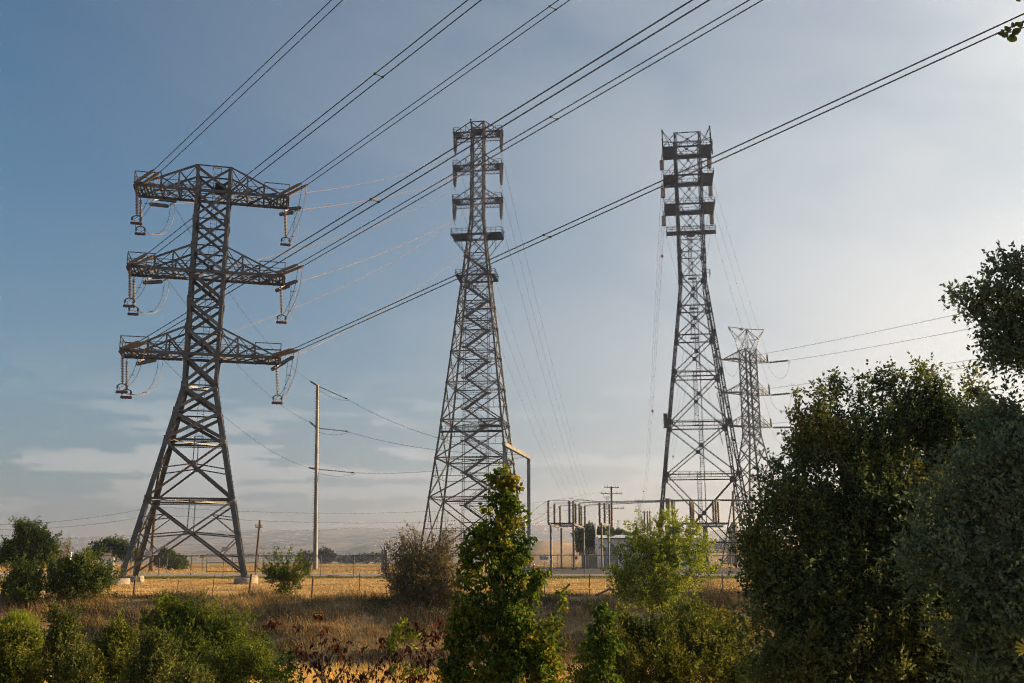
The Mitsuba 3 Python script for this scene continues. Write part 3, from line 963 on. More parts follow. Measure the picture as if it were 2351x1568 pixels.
for e, hz_ in ((-1, 103.8), (1, 104.1)):
    mb = MB()
    top = T3.loc(5.45 if e > 0 else -6.0, -2.9, hz_)
    mb.beam(top, T3.loc(e * 5.9, -2.9, 97), .22).beam(top, T3.loc(e * 5.9, 2.9, 97.2), .18)
    mb.beam(top, T3.loc(e * 2.9, -2.9, 99.6), .14).beam(top - [0, 0, 2.6], T3.loc(e * 2.9, -2.9, 100.4), .12).beam(T3.loc(e * 5.95, -2.9, 99.6), T3.loc(e * 2.9, -2.9, 103.1), .13)
    mb.beam(top, T3.loc(e * 2.9, 2.9, 99.6), .1)
    mb.box(top + [0, 0, .15], (.35, .35, .4))
    T3.part('horn', mb)
T3.part('climbing_box', MB().box(T3.loc(-7.6, -6.9, 32), (.9, 1.0, 3.2), math.radians(-7.8)))
mb = MB()
railing(mb, [T3.loc(2.9, -3, 66.6), T3.loc(4.0, -3, 66.6), T3.loc(4.0, -1.6, 66.6)], 1.6, .09)
T3.part('climbing_cage', mb)
BOT3 = {}
t3b = {('top', -1): (305, 488), ('middle', -1): (315, 730), ('lowest', -1): (322, 975), ('top', 1): (718, 468), ('middle', 1): (732, 712), ('lowest', 1): (742, 960)}
for (nm, e), (X, Y) in t3b.items():
    u, v = P4(X, Y, 2.24, 2450, 450)
    b = at(u, v, 226.0)
    f = {'top': 99.5, 'middle': 92.15, 'lowest': 84.8}[nm]
    k = thing('suspension_insulator', f'brown insulator strings at the {end_word(e)} end of black pylon\'s {nm} platform', 'insulator', 'insulator strings of the black pylon')
    h = 2.45
    for o in (-.33, 0, .33):
        c = b + T3.A3 * o
        put(f'{k}__string', MB().lathe(c + [0, 0, h + .2], c + [0, 0, .35], fins(14, .14, .22), 7).mesh(), 'porcelain_brown', 40)
    put(f'{k}__yoke', MB().box(b + [0, 0, .3], (.9, .3, .18), math.radians(-7.8)).beam(b - [0, 0, .1], b + [0, 0, .3], .15).mesh(), 'steel_dark')
    put(f'{k}__yoke', MB().box(b + [0, 0, h + .25], (.9, .3, .18), math.radians(-7.8)).beam(b + [0, 0, h + .25], [b[0], b[1], max(f - .6, b[2] + h + .5)], .12).mesh(), 'steel_dark')
    BOT3[nm, e] = b

# ---- the slender pylon behind it
T4 = Tower(thing('lattice_pylon', 'slender pale grey pylon with a flared two-horned top, just behind the black pylon', 'pylon'),
           (67.55, 275.0), math.radians(18), [(0, 7.4), (35.6, 1.93), (60, 1.85), (66.3, 1.85)], 'steel_pale')
for i, j, mb in T4.legs(0, 60.0, .38, .10):
    T4.part('leg', mb)
T4L = [0, 9, 16.5, 22.5, 27.5, 31.8, 35.6, 37.9, 41.0, 44.1, 47.2, 50.4, 53.5, 56.7, 60.0]
for za, zb in zip(T4L, T4L[1:]):
    T4.xpanel(za, zb, .22, .2, kind='beam')
for z in (9, 16.5, 35.6, 37.9, 41, 47.2, 50.4, 56.7, 60):
    T4.ring(z, .16, .15, kind='beam')
t4 = {}
LL, LR = 8.3, 6.5
for f, nm in zip((37.9, 47.2, 56.7), ('lowest', 'middle', 'top')):
    arm = None
    for e, L in ((-1, LL), (1, LR)):
        mb = MB()
        tip = T4.loc(e * L, 0, f)
        for t in (-1, 1):
            mb.beam(T4.loc(e * 1.85, t * 1.85, f), tip + T4.B3 * t * .35, .18)
            mb.beam(T4.loc(e * 1.85, t * 1.85, f + 3.3), tip + T4.B3 * t * .3, .16)
            for q in (.33, .66):
                x = 1.85 + (L - 1.85) * q
                mb.beam(T4.loc(e * x, t * 1.85 * (1 - q), f), T4.loc(e * x, t * 1.85 * (1 - q), f + 3.3 * (1 - q)), .1)
                mb.beam(T4.loc(e * x, t * 1.85 * (1 - q), f), T4.loc(e * (x - 2), t * 1.85 * (1.3 - q), f + 3.3 * (1.3 - q)), .08)
        for q in (.2, .5, .8):
            x = 1.85 + (L - 1.85) * q
            mb.beam(T4.loc(e * x, -1.85 * (1 - q), f), T4.loc(e * x, 1.85 * (1 - q), f), .1)
            mb.beam(T4.loc(e * (x - 1), -1.85 * (1.15 - q), f), T4.loc(e * x, 1.85 * (1 - q), f), .08)
        if e < 0:
            mb.beam(tip, T4.loc(-10.6, 0, f), .14)
        T4.part('crossarm', mb, label=f'{end_word(e)} half of the {nm} crossarm')
        t4[nm, e] = tip
mb = MB()
apex = T4.loc(0, 0, 66.2)
for e in (-1, 1):
    tip = T4.loc(e * 5.9, 0, 66.4)
    kn = [T4.loc(e * 3.35, t * .9, 63.2) for t in (-1, 1)]
    for t in (-1, 1):
        mb.beam(T4.loc(e * 1.85, t * 1.85, 60), kn[(t + 1) // 2], .17).beam(kn[(t + 1) // 2], tip, .16)
        mb.beam(kn[(t + 1) // 2], apex, .15).beam(T4.loc(e * .6, t * .5, 63), apex, .13)
        mb.beam(T4.loc(e * 1.85, t * 1.85, 60), T4.loc(e * .6, t * .5, 63), .13).beam(kn[(t + 1) // 2], T4.loc(e * .6, t * .5, 63), .1)
        mb.beam(T4.loc(e * .6, t * .5, 63), T4.loc(e * 1.0, t * 1.85, 60), .11)
    mb.beam(tip, apex, .17)
mb.box(T4.loc(-1.7, 0, 66.0), (.9, .4, .55))
T4.part('horned_top', mb)

# ---- wires between the pylons
for nm in ('top', 'middle', 'lowest'):
    for e in (-1, 1):
        wire('span_cable', ENDS[nm, e, 'far'], BOT[nm, e], 2.2, .027, 'cable_tan', f'thin sunlit cable from {end_word(e)} end of near pylon\'s {nm} crossarm to brown pylon', 'cable', 'cables between near and brown pylons', 30, 4)

far_defs = []


def far_pylon(u, v, Y, h, label, wd=5.9, yaw=-.12, r=.22):
    p = at(u, v, Y)
    base = p[2] - h
    t = Tower(thing('lattice_pylon', label, 'pylon'), (p[0], Y), yaw, [(0, h * .1), (h * .33, h * .065), (h * .72, 2.0), (h, 1.8)], 'steel_pale')
    mb = MB()
    o = np.array([0, 0, base])
    lv = np.concatenate([np.linspace(0, h * .7, 8), np.linspace(h * .7, h, 7)[1:]])
    for i in (-1, 1):
        for j in (-1, 1):
            for za, zb in zip(lv, lv[1:]):
                mb.beam(t.cor(i, j, za) + o, t.cor(i, j, zb) + o, r * 2)
    for za, zb in zip(lv, lv[1:]):
        for k in range(4):
            mb.beam(t.face(k, -1, za) + o, t.face(k, 1, zb) + o, r).beam(t.face(k, 1, za) + o, t.face(k, -1, zb) + o, r).beam(t.face(k, -1, zb) + o, t.face(k, 1, zb) + o, r)
    for z in (h * .8, h * .885, h * .97):
        for yy in (-1.6, 1.6):
            mb.beam(t.loc(-wd, yy, z) + o, t.loc(wd, yy, z) + o, r * 1.6)
            for e in (-1, 1):
                mb.beam(t.loc(e * wd, yy, z) + o, t.loc(e * 1.8, yy, z + 2.6) + o, r)
    for e in (-1, 1):
        mb.beam(t.loc(e * wd, 0, h * .97) + o, t.loc(e * wd, 0, h * 1.04) + o, r * 1.4)
    put(t.key, mb.mesh(), 'steel_pale')
    return t, base


fb, fbz = far_pylon(1394, 1139, 1660, 100, 'faint distant pylon in the haze behind the wooden pole with two crossarms')
fk, fkz = far_pylon(1467, 1147, 1660, 98, 'faint distant pylon in the haze just left of the black pylon above the white building')
far_pylon(1419, 1194, 2600, 90, 'tiny very faint distant pylon far off between the two other distant ones', r=.3)
for nm, q in (('top', .93), ('middle', .845), ('lowest', .76)):
    for e in (-1, 1):
        p = fb.loc(e * 5.6, 0, 100 * q + fbz)
        wire('river_cable', BOT[nm, e], p, 52, .035, 'steel_pale', f'thin cable running far away from {end_word(e)} end of brown pylon\'s {nm} crossarm', 'cable', 'far cables of the brown pylon', 60, 4)
        p = fk.loc(e * 5.6, 0, 98 * q + fkz)
        wire('river_cable', BOT3[nm, e], p, 52, .035, 'steel_pale', f'thin cable running far away from {end_word(e)} end of black pylon\'s {nm} platform', 'cable', 'far cables of the black pylon', 60, 4)


def along(p, q, sag, row):
    pts = sag_line(p, q, sag, 1500)
    d = pts[:, 1] * CT + (pts[:, 2] - EYE) * ST
    v = 784 - FP * (-pts[:, 1] * ST + (pts[:, 2] - EYE) * CT) / d
    return pts[np.argmin(np.abs(v - row))]


for row, nm, e, lab in ((589, 'lowest', -1, 'topmost'), (944, 'lowest', -1, 'middle'), (1128, 'top', -1, 'lowest')):
    p = along(BOT3[nm, e], fk.loc(e * 5.6, 0, 98 * {'top': .93, 'lowest': .76}[nm] + fkz), 52, row)
    k = thing('marker_ball', f'{lab} red marker ball on the thin cables left of the black pylon', 'marker ball', 'cable marker balls')
    s = trimesh.creation.icosphere(2, .38 if row < 600 else .55)
    s.apply_translation(p)
    put(k, s, 'ball_red', True)
p = along(BOT3['lowest', 1], fk.loc(5.6, 0, 98 * .76 + fkz), 52, 1048)
k = thing('marker_ball', 'small dark marker ball on a cable seen between the legs of the black pylon', 'marker ball', 'cable marker balls')
s = trimesh.creation.icosphere(2, .5)
s.apply_translation(p)
put(k, s, 'ball_red', True)

t4u = {('top', 1): (770, 420), ('middle', 1): (792, 785), ('lowest', 1): (813, 1205), ('top', -1): (112, 415), ('middle', -1): (128, 812), ('lowest', -1): (145, 1218)}
t4r = {('top', 1): (1040, 495), ('middle', 1): (1065, 897), ('lowest', 1): (1090, 1312), ('top', -1): (425, 470), ('middle', -1): (440, 883), ('lowest', -1): (490, 1303)}
goes = {('top', 1): (2216, 751), ('middle', 1): (2275, 829), ('lowest', 1): (2360, 912), ('top', -1): (2198, 716), ('middle', -1): (2272, 814), ('lowest', -1): (2360, 900)}
for (nm, e), (X, Y) in t4u.items():
    tip = t4[nm, e]
    u, v = P4(X, Y, 3.1356, 2750, 1250)
    q = at(u, v, tip[1] - 4.5)
    k = thing('strain_insulator', f'short steep strain insulator reaching up from {end_word(e)} tip of pale pylon\'s {nm} crossarm', 'insulator', 'strain insulators of the grey pylon')
    put(f'{k}__string', MB().lathe(tip + (q - tip) * .08, tip + (q - tip) * .92, fins(16, .16, .24), 7).mesh(), 'porcelain_grey', 40)
    put(f'{k}__clamp', MB().beam(tip, q, .07).mesh(), 'steel_dark')
    wire('span_cable', q, BOT3[nm, e], 1.0, .028, 'cable_dark', f'thin cable from {end_word(e)} end of black pylon\'s {nm} platform down to pale pylon', 'cable', 'cables between black and grey pylons', 20, 4)
    X, Y = t4r[nm, e]
    u, v = P4(X, Y, 3.1356, 2750, 1250)
    r = at(u, v, tip[1] - 2.0)
    k = thing('strain_insulator', f'long dark strain insulator pulling right from {end_word(e)} tip of pale pylon\'s {nm} crossarm', 'insulator', 'strain insulators of the grey pylon')
    put(f'{k}__string', MB().lathe(tip + (r - tip) * .08, tip + (r - tip) * .96, fins(22, .22, .31), 8).mesh(), 'porcelain_grey', 40)
    put(f'{k}__clamp', MB().beam(tip, r, .1).mesh(), 'steel_dark')
    g = goes[nm, e]
    endp = at(g[0], g[1], 200)
    endp = r + (endp - r) * 1.5
    wire('grid_cable', r, endp, .6, .045, 'cable_dark', f'thin cable running right from {end_word(e)} tip of pale pylon\'s {nm} crossarm', 'cable', 'cables right of the grey pylon', 24, 4)
    k = thing('jumper_cable', f'looped jumper cable under the {end_word(e)} tip of pale pylon\'s {nm} crossarm', 'cable', 'jumper cables of the grey pylon')
    t = np.linspace(0, 1, 26)[:, None]
    lo = (tip + r) / 2 - np.array([0, 0, 6.8])
    c1, c2 = tip * .75 + r * .25 - [0, 0, 6.6], r * .98 + tip * .02 - [0, 0, 6.6]
    pts = (1 - t) ** 3 * (tip - [0, 0, .3]) + 3 * (1 - t) ** 2 * t * c1 + 3 * (1 - t) * t * t * c2 + t ** 3 * r
    put(f'{k}__cable', tube(pts, .035, 5), 'cable_dark', True)
    put(f'{k}__clamp', MB().beam(r, r - [0, 0, 1.1], .14).mesh(), 'steel_dark')
for nm, f in (('top', 56.7), ('middle', 47.2), ('lowest', 37.9)):
    p = T4.loc(-10.5, 0, f)
    k = thing('hanging_insulator', f'hanging insulator string at far left of pale pylon\'s {nm} crossarm', 'insulator', 'hanging insulators of the grey pylon')
    put(f'{k}__string', MB().lathe(p - [0, 0, .3], p + [.9, 0, -5.0], fins(15, .06, .2), 8).mesh(), 'porcelain_grey', 40)
    put(f'{k}__clamp', MB().beam(p, p - [0, 0, .3], .08).beam(p + [.9, 0, -5.0], p + [1.0, 0, -5.5], .12).mesh(), 'steel_dark')

# ---- steel pole, portal and their lines
pb = gnd(724, 1309)
pt_top = at(729, 884, pb[1])
k_pole = thing('steel_pole', 'tall round tapered steel pole with climbing pegs, between the near and the brown pylon', 'pole')
hp = pt_top[2]
put(f'{k_pole}__shaft', MB().lathe([pb[0], pb[1], -.3], pt_top, [(0, .40), (.02, .40), (.5, .31), (1, .23)], 20).mesh(), 'galvanized', 40)
put(f'{k_pole}__base_flange', MB().lathe([pb[0], pb[1], -.1], [pb[0], pb[1], .18], [(0, .95), (1, .95)], 20).mesh(), 'concrete', 40)
mb = MB()
for z in np.arange(3.5, hp - .3, .42):
    r = .40 - .17 * z / hp
    for sg in (-1, 1):
        xq = pb[0] + (pt_top[0] - pb[0]) * z / hp
        mb.beam([xq + sg * r, pb[1], z + .2 * (sg > 0)], [xq + sg * (r + .2), pb[1], z + .2 * (sg > 0)], .05)
put(f'{k_pole}__climbing_pegs', mb.mesh(), 'galvanized', kind='stuff')
rows = [('top', 886, (714, 876), (795, 915), (998, 990)), ('middle', 983, (713, 970), (795, 990), (998, 1017)), ('lowest', 1077, (711, 1074), (810, 1085), (985, 1083))]
pA = gnd(1158, 1310)
Ypost = [124.0, 141.0]
for nm, row, (ul, vl), (ur, vr), (ue, ve) in rows:
    c = at(727, row, pb[1])
    c = np.array([pb[0] + (pt_top[0] - pb[0]) * c[2] / hp, pb[1], c[2]])
    pl = at(ul, vl, pb[1] - 1.5)
    pr = at(ur, vr, pb[1] + 1.5)
    k = thing('strain_insulator', f'short dark strain insulator on the left side of the round steel pole, {nm} of three', 'insulator', 'strain insulators of the steel pole')
    put(f'{k}__string', MB().lathe(c, pl, fins(12, .09, .15), 8).mesh(), 'porcelain_grey', 40)
    put(f'{k}__clamp', MB().beam(pl, pl + (pl - c) * .15, .12).mesh(), 'steel_dark')
    k = thing('strain_insulator', f'long slim strain insulator on the right side of the round steel pole, {nm} of three', 'insulator', 'strain insulators of the steel pole')
    put(f'{k}__string', MB().lathe(c, pr, fins(26, .05, .1), 8).mesh(), 'porcelain_grey', 40)
    put(f'{k}__clamp', MB().box(pr, (.35, .12, .22)).mesh(), 'steel_dark')
    k = thing('jumper_cable', f'slack jumper cable on the right of the round steel pole, {nm} of three', 'cable', 'jumper cables of the steel pole')
    put(k, tube(sag_line(c - [0, 0, .5], pr + (pr - c) * .1 - [0, 0, .1], .55, 16), .025, 4), 'cable_dark', True)
    wire('tap_cable', ENDS[nm, -1, 'far'], pl, {'top': 2.2, 'middle': 1.9, 'lowest': 1.6}[nm], .025, 'cable_dark', f'cable from left end of near pylon\'s {nm} crossarm down to round steel pole', 'cable', 'cables from near pylon to steel pole', 30, 4)
    far = {'top': at(1175, 1040, 128), 'middle': at(1190, 1043, 133), 'lowest': at(1205, 1048, 138)}[nm]
    wire('tap_cable', pr, far, {'top': 1.4, 'middle': 1.0, 'lowest': .9}[nm], .025, 'cable_dark', f'cable from the {nm} arm of the round steel pole to the tall portal frame', 'cable', 'cables from steel pole to portal', 24, 4)
k = thing('portal_frame', 'tall galvanized portal of two square posts and a sunlit top beam behind the central tree', 'portal frame')
hpz = at(1158, 1025, Ypost[0])[2]
pp = [np.array([at(1158, 1025, Ypost[0])[0], Ypost[0], 0]), np.array([at(1213.5, 1048, Ypost[1])[0], Ypost[1], 0])]
for i, p in enumerate(pp):
    put(f'{k}__post', MB().box(p + [0, 0, hpz / 2], (.42, .4, hpz), .15).mesh(), 'galvanized')
    put(f'{k}__footing', MB().box(p + [0, 0, .15], (1.2, 1.2, .5), .15).mesh(), 'concrete')
d = nrm(pp[1] - pp[0])
put(f'{k}__beam', MB().beam(pp[0] - d * .4 + [0, 0, hpz + .3], pp[1] + d * .4 + [0, 0, hpz + .3], .42, .5).mesh(), 'galvanized')

# ------------------------------------------------------------------ the electrical yard


def Z8(X, Y):
    return P4(X, Y, 2.939, 2050, 1850)


def at8(X, Y, D):
    return at(*Z8(X, Y), D)


YARD = .095
ins_tops = {}


def post_insulator(key, base, top, n=20, r0=.14, r1=.25, m='porcelain_grey'):
    put(f'{key}', MB().lathe(base, top, fins(n, r0, r1), 9).mesh(), m, 40)


sw = thing('disconnect_switch', 'raised steel switch platform on four posts carrying nine dark insulators, left in the yard', 'switch platform')
Ys = [160.0, 168.0, 176.0]
zplat = at8(265, 572, 160)[2]
cols = []
for c, x0 in enumerate((272, 513, 558)):
    for p in range(3):
        x = at8(x0 + (0, 70, 134)[p], 560, Ys[p])[0]
        b = np.array([x, Ys[p], zplat + .12])
        t = b + [0, 0, 3.45]
        post_insulator(f'{sw}__insulator', b, t)
        ins_tops[c, p] = t
xl = lambda Yq, x0: np.interp(Yq, Ys, [at8(x0 + d, 560, y)[0] for d, y in zip((0, 70, 134), Ys)])
for x0 in (272, 545):
    a, b = np.array([xl(158, x0), 158, zplat - .15]), np.array([xl(178, x0), 178, zplat - .15])
    put(f'{sw}__beam', MB().beam(a, b, .3, .32).mesh(), 'galvanized')
for p in range(3):
    a, b = np.array([xl(Ys[p], 262), Ys[p], zplat + .02]), np.array([xl(Ys[p], 575), Ys[p], zplat + .02])
    put(f'{sw}__beam', MB().beam(a, b, .3, .2).mesh(), 'steel_dark')
    put(f'{sw}__blade', MB().tube([ins_tops[0, p] + [0, 0, .1], ins_tops[1, p] + [0, 0, .1]], .05, 6).tube([ins_tops[1, p], ins_tops[1, p] + [0, 0, .35], ins_tops[2, p] + [0, 0, .35], ins_tops[2, p]], .04, 5).mesh(), 'galvanized')
for x0, Yq in ((290, 161), (288, 175.5), (548, 161), (545, 175.5)):
    b = np.array([xl(Yq, x0), Yq, YARD])
    put(f'{sw}__post', MB().lathe(b, [b[0], b[1], zplat - .3], [(0, .19), (1, .19)], 12).box(b + [0, 0, .1], (.75, .75, .2)).mesh(), 'galvanized', 40)
st = thing('bus_support', 'steel stand with three dark insulators in front of the white building\'s left end', 'insulator stand')
bt = []
for p, (x, y) in enumerate(((862, 575), (920, 577), (975, 580))):
    b = at8(x, y, Ys[p])
    t = b + [0, 0, 3.4]
    post_insulator(f'{st}__insulator', b, t)
    bt.append(t)
put(f'{st}__beam', MB().beam(bt[0] - [0, 2, 3.5], bt[2] + [0, 2, -3.5], .35, .35).mesh(), 'galvanized')
for q in (.15, .85):
    b = (bt[0] * (1 - q) + bt[2] * q)
    put(f'{st}__post', MB().lathe([b[0], b[1], YARD], [b[0], b[1], b[2] - 3.6], [(0, .17), (1, .17)], 12).box([b[0], b[1], YARD + .1], (.7, .7, .2)).mesh(), 'galvanized', 40)
ts = thing('disconnect_switch', 'T-shaped switch stand, one thick column with dark insulators upright at both ends of its beam', 'switch platform')
c0 = gnd(*Z8(2080, 1092))
c0 = np.array([at8(2080, 800, 158)[0], 158, YARD])
zb = at8(2080, 605, 158)[2]
put(f'{ts}__column', MB().box([c0[0], c0[1], zb / 2], (.55, .55, zb), .05).box([c0[0], c0[1], .25], (1.0, 1.0, .5), .05).mesh(), 'galvanized')
put(f'{ts}__beam', MB().box([at8(2080, 600, 158)[0], 158, zb], (5.4, 1.0, .3), .05).mesh(), 'galvanized')
put(f'{ts}__beam', MB().box([at8(2075, 575, 158)[0], 158, zb + .42], (6.6, 2.4, .28), .05).mesh(), 'steel_brown')
tl, tr = [], []
for p, dy in enumerate((-1.0, 0, 1.0)):
    for lst, X in ((tl, 1908 + 16 * p), (tr, 2170 + 28 * p)):
        x = at8(X, 565, 158 + dy)[0]
        b = np.array([x, 158 + dy, zb + .58])
        post_insulator(f'{ts}__insulator', b, b + [0, 0, 3.35], 22, .14, .24)
        lst.append(b + [0, 0, 3.4])
for p in range(3):
    put(f'{ts}__blade', MB().tube([tl[p] + [0, 0, .1], tr[p] + [0, 0, .1]], .055, 6).mesh(), 'galvanized')
    k = thing('bus_pipe', f'long horizontal metal bus pipe from the switch platform to the T-shaped stand, {("nearest", "middle", "farthest")[p]} of three', 'bus pipe', 'long bus pipes of the yard')
    put(k, tube([ins_tops[2, p] + [0, 0, .05], ins_tops[2, p] + [1.0, 0, .2], bt[p] + [0, 0, .08], tl[p] + [0, 0, .12]], .065, 7), 'galvanized', True)
    e = tr[p] + np.array([22, 3, .0])
    k = thing('bus_pipe', f'thick bus pipe leaving the T-shaped stand to the right, {("nearest", "middle", "farthest")[p]} of three', 'bus pipe', 'right hand bus pipes of the yard')
    put(k, tube([tr[p] + [.7, 0, .12], e], .11 if p < 2 else .08, 8), 'galvanized', True)
    k = thing('drop_cable', f'curved cable from the portal frame to the switch platform, {("nearest", "middle", "farthest")[p]} of three', 'cable', 'drop cables of the yard')
    a = at(1203 + 3 * p, 1195 + 4 * p, 150 + p)
    put(k, tube(sag_line(a, ins_tops[0, p] + [0, 0, .05], (-.3, .7, .9)[p], 16), .03, 5), 'cable_dark', True)
for n_, (X, Yt, Dq, s) in enumerate(((1642, 285, 160, 1.0), (1691, 296, 170, .95), (1712, 312, 178, .92))):
    k = thing('current_transformer', f'tall grey instrument transformer with drum head behind light green tree, {("largest", "middle", "smallest")[n_]} of three', 'transformer', 'instrument transformers')
    b = at8(X, Yt, Dq)
    x, z = b[0], b[2]
    w = .42 * s if n_ == 0 else .2
    put(f'{k}__head', MB().lathe([x, Dq, z - 1.5], [x, Dq, z], [(0, w * .7), (.05, w), (.9, w), (.93, w * 1.08), (1, w * 1.08)], 18).mesh(), 'galvanized', 40)
    put(f'{k}__insulator', MB().lathe([x, Dq, z - 4.6], [x, Dq, z - 1.5], fins(20, w * .5, w * .72), 12).mesh(), 'porcelain_grey', 40)
    put(f'{k}__tank', MB().box([x, Dq, z - 5.1], (1.1 * s, 1.1 * s, 1.0)).mesh(), 'galvanized')
    put(f'{k}__stand', MB().box([x, Dq, (z - 5.6) / 2], (.35, .35, z - 5.6)).mesh(), 'galvanized')
for n_, (X, Dq) in enumerate(((1372, 172), (1405, 180), (1435, 188))):
    k = thing('surge_arrester', f'slim dark arrester column above the white building, {("leftmost", "middle", "rightmost")[n_]} of three', 'arrester', 'arrester columns')
    t = at8(X, 430, Dq)
    put(f'{k}__column', MB().lathe([t[0], Dq, t[2] - 4.2], t, fins(26, .1, .19), 9).mesh(), 'porcelain_grey', 40)
    put(f'{k}__arm', MB().beam(t - [.45, 0, .25], t + [.45, 0, -.25], .07).beam(t, t + [0, 0, .9], .03).mesh(), 'steel_dark')
    put(f'{k}__stand', MB().box([t[0], Dq, (t[2] - 4.2) / 2], (.28, .28, t[2] - 4.2)).mesh(), 'galvanized')
k = thing('cable_termination', 'white box on an insulator column beside the right post of the portal frame', 'cable termination')
b = at(1203, 1192, 150)
put(f'{k}__box', MB().lathe([b[0], 150, b[2] - 1.15], [b[0], 150, b[2]], [(0, .45), (.04, .5), (.96, .5), (1, .46)], 16).mesh(), 'white_metal', 40)
put(f'{k}__insulator', MB().lathe([b[0], 150, b[2] - 3.2], [b[0], 150, b[2] - 1.1], fins(10, .22, .34), 12).mesh(), 'porcelain_grey', 40)
put(f'{k}__stand', MB().box([b[0], 150, (b[2] - 3.2) / 2], (.45, .45, b[2] - 3.2)).mesh(), 'galvanized')
put(f'{k}__bracket', MB().beam([b[0], 150, b[2] - 3.3], [b[0] + .8, 150, b[2] - 3.3], .1).mesh(), 'galvanized')

# control building
bl = thing('control_building', 'low white corrugated metal building with a grey double door, behind the light green tree', 'building')
Db, xa, xb = 184.0, at8(850, 1000, 184)[0], at8(2000, 1000, 184)[0]
ze, zr = at8(850, 742, 184)[2], at8(850, 742, 184)[2] + .62
put(f'{bl}__wall', MB().box([(xa + xb) / 2, Db + 4, ze / 2], (xb - xa, 8, ze)).mesh(), 'white_metal')
npan = 20
pw = (xb - xa) / npan
dx0, dx1 = at8(905, 1000, 184)[0], at8(1068, 1000, 184)[0]
for i in range(npan):
    x0 = xa + i * pw
    mb = MB()
    for j in range(4):
        mb.box([x0 + (j + .5) * pw / 4, Db - .03, ze / 2 + .1], (pw / 4 * .55, .06, ze - .2))
    put(f'{bl}__panel', mb.mesh(), 'white_metal')
    mb = MB()
    for xx, ww, hh in ((x0 + pw / 2, pw * .97, .05), (x0 + pw * .06, .16, .16), (x0 + pw * .5, .12, .12)):
        mb.beam([xx, Db - .4, ze + .02], [xx, Db + 4.1, zr], ww, hh)
    put(f'{bl}__roof_panel', mb.mesh(), 'white_metal')
put(f'{bl}__gutter', MB().box([(xa + xb) / 2, Db - .5, ze - .05], (xb - xa + .3, .16, .2)).mesh(), 'galvanized')
put(f'{bl}__corner_trim', MB().box([xa, Db - .07, ze / 2], (.25, .14, ze)).mesh(), 'white_metal')
put(f'{bl}__downpipe', MB().box([xa + 4.1, Db - .14, ze / 2], (.12, .12, ze - .2)).mesh(), 'white_metal')
for h in (0, 1):
    w = (dx1 - dx0) / 2
    d = put(f'{bl}__door', MB().box([dx0 + w * (h + .5), Db - .1, 1.85], (w - .04, .1, 3.5)).mesh(), 'grey_door')
    put(f'{d}__handle', MB().box([dx0 + w + (.2 if h else -.2), Db - .19, 1.6], (.08, .08, .3)).mesh(), 'galvanized')
    put(f'{d}__notice', MB().box([dx0 + w * (h + .55), Db - .165, 2.2], (.34, .02, .42)).mesh(), 'sign_white')
put(f'{bl}__door_frame', MB().box([dx0 - .08, Db - .09, 1.9], (.12, .14, 3.7)).box([dx1 + .08, Db - .09, 1.9], (.12, .14, 3.7)).box([(dx0 + dx1) / 2, Db - .09, 3.72], (dx1 - dx0 + .3, .14, .14)).mesh(), 'grey_door')
put(f'{bl}__lamp', MB().box([at8(1000, 828, 184)[0], Db - .3, at8(1000, 828, 184)[2]], (.45, .5, .3)).mesh(), 'steel_dark')
k = thing('vent_pipe', 'white pipe rising beside the left end of the white building and bent into its wall', 'pipe')
p0, p1, p2 = at8(812, 612, 183), at8(816, 752, 183), at8(852, 752, 183)
put(k, MB().tube([p0, p0 * .1 + p1 * .9, p1, p2], .11, 8).tube([p0 - [0, 0, .5], p0 + [0, 0, .15]], .2, 8).mesh(), 'white_metal', 40)
k = thing('equipment_cabinet', 'beige metal cabinet left of the white building', 'cabinet')
c = at8(718, 1010, 178)
put(f'{k}__body', MB().box([c[0], 178, 1.25], (2.0, 1.4, 2.3)).mesh(), 'beige_metal')
put(f'{k}__lid', MB().box([c[0], 178, 2.46], (2.2, 1.6, .14)).mesh(), 'beige_metal')
put(f'{k}__door', MB().box([c[0] + .3, 177.25, 1.3], (.9, .08, 1.9)).mesh(), 'beige_metal')
k = thing('oil_transformer', 'beige pad transformer with cooling fins beside the beige cabinet', 'transformer')
c = at8(785, 1010, 176)
put(f'{k}__tank', MB().box([c[0], 176, 1.35], (1.5, 1.5, 2.5)).mesh(), 'beige_metal')
for i in range(6):
    put(f'{k}__fin', MB().box([c[0] - .95 + .38 * i, 175.05, 1.35], (.08, .4, 2.1)).mesh(), 'beige_metal')
for i in range(3):
    put(f'{k}__bushing', MB().lathe([c[0] - .5 + .5 * i, 176, 2.6], [c[0] - .5 + .5 * i, 176, 3.1], fins(4, .06, .12), 8).mesh(), 'porcelain_brown', 40)
k = thing('razor_wire_coil', 'loose coil of wire lying over the beige transformer', 'wire coil')
q = np.linspace(0, 2 * np.pi * 4, 120)
put(k, tube(np.stack([c[0] - 2.6 + .042 * 4.4 * q + .0 * q, 176 + .35 * np.cos(q * 2), 3.3 + .55 * np.sin(q * 2)], 1), .03, 4), 'galvanized', True)


def utility_pole(name, label, base, top, arms, m='wood_dark', r=.16):
    k = thing(name, label, 'utility pole')
    base, top = np.asarray(base, float), np.asarray(top, float)
    put(f'{k}__pole', MB().lathe(base, top, [(0, r * 1.25), (1, r * .85)], 10).mesh(), m, 40)
    for q, half, ny in arms:
        c = base + (top - base) * q - [0, .2, 0]
        d = nrm([1, ny, 0])
        put(f'{k}__crossarm', MB().beam(c - d * half, c + d * half, .14, .18).mesh(), m)
        for u in (-.92, -.5, .5, .92):
            put(f'{k}__insulator', MB().lathe(c + d * half * u + [0, 0, .08], c + d * half * u + [0, 0, .42], [(0, .03), (.4, .05), (.5, .11), (.75, .11), (1, .05)], 7).mesh(), 'porcelain_brown', 40)
    return k


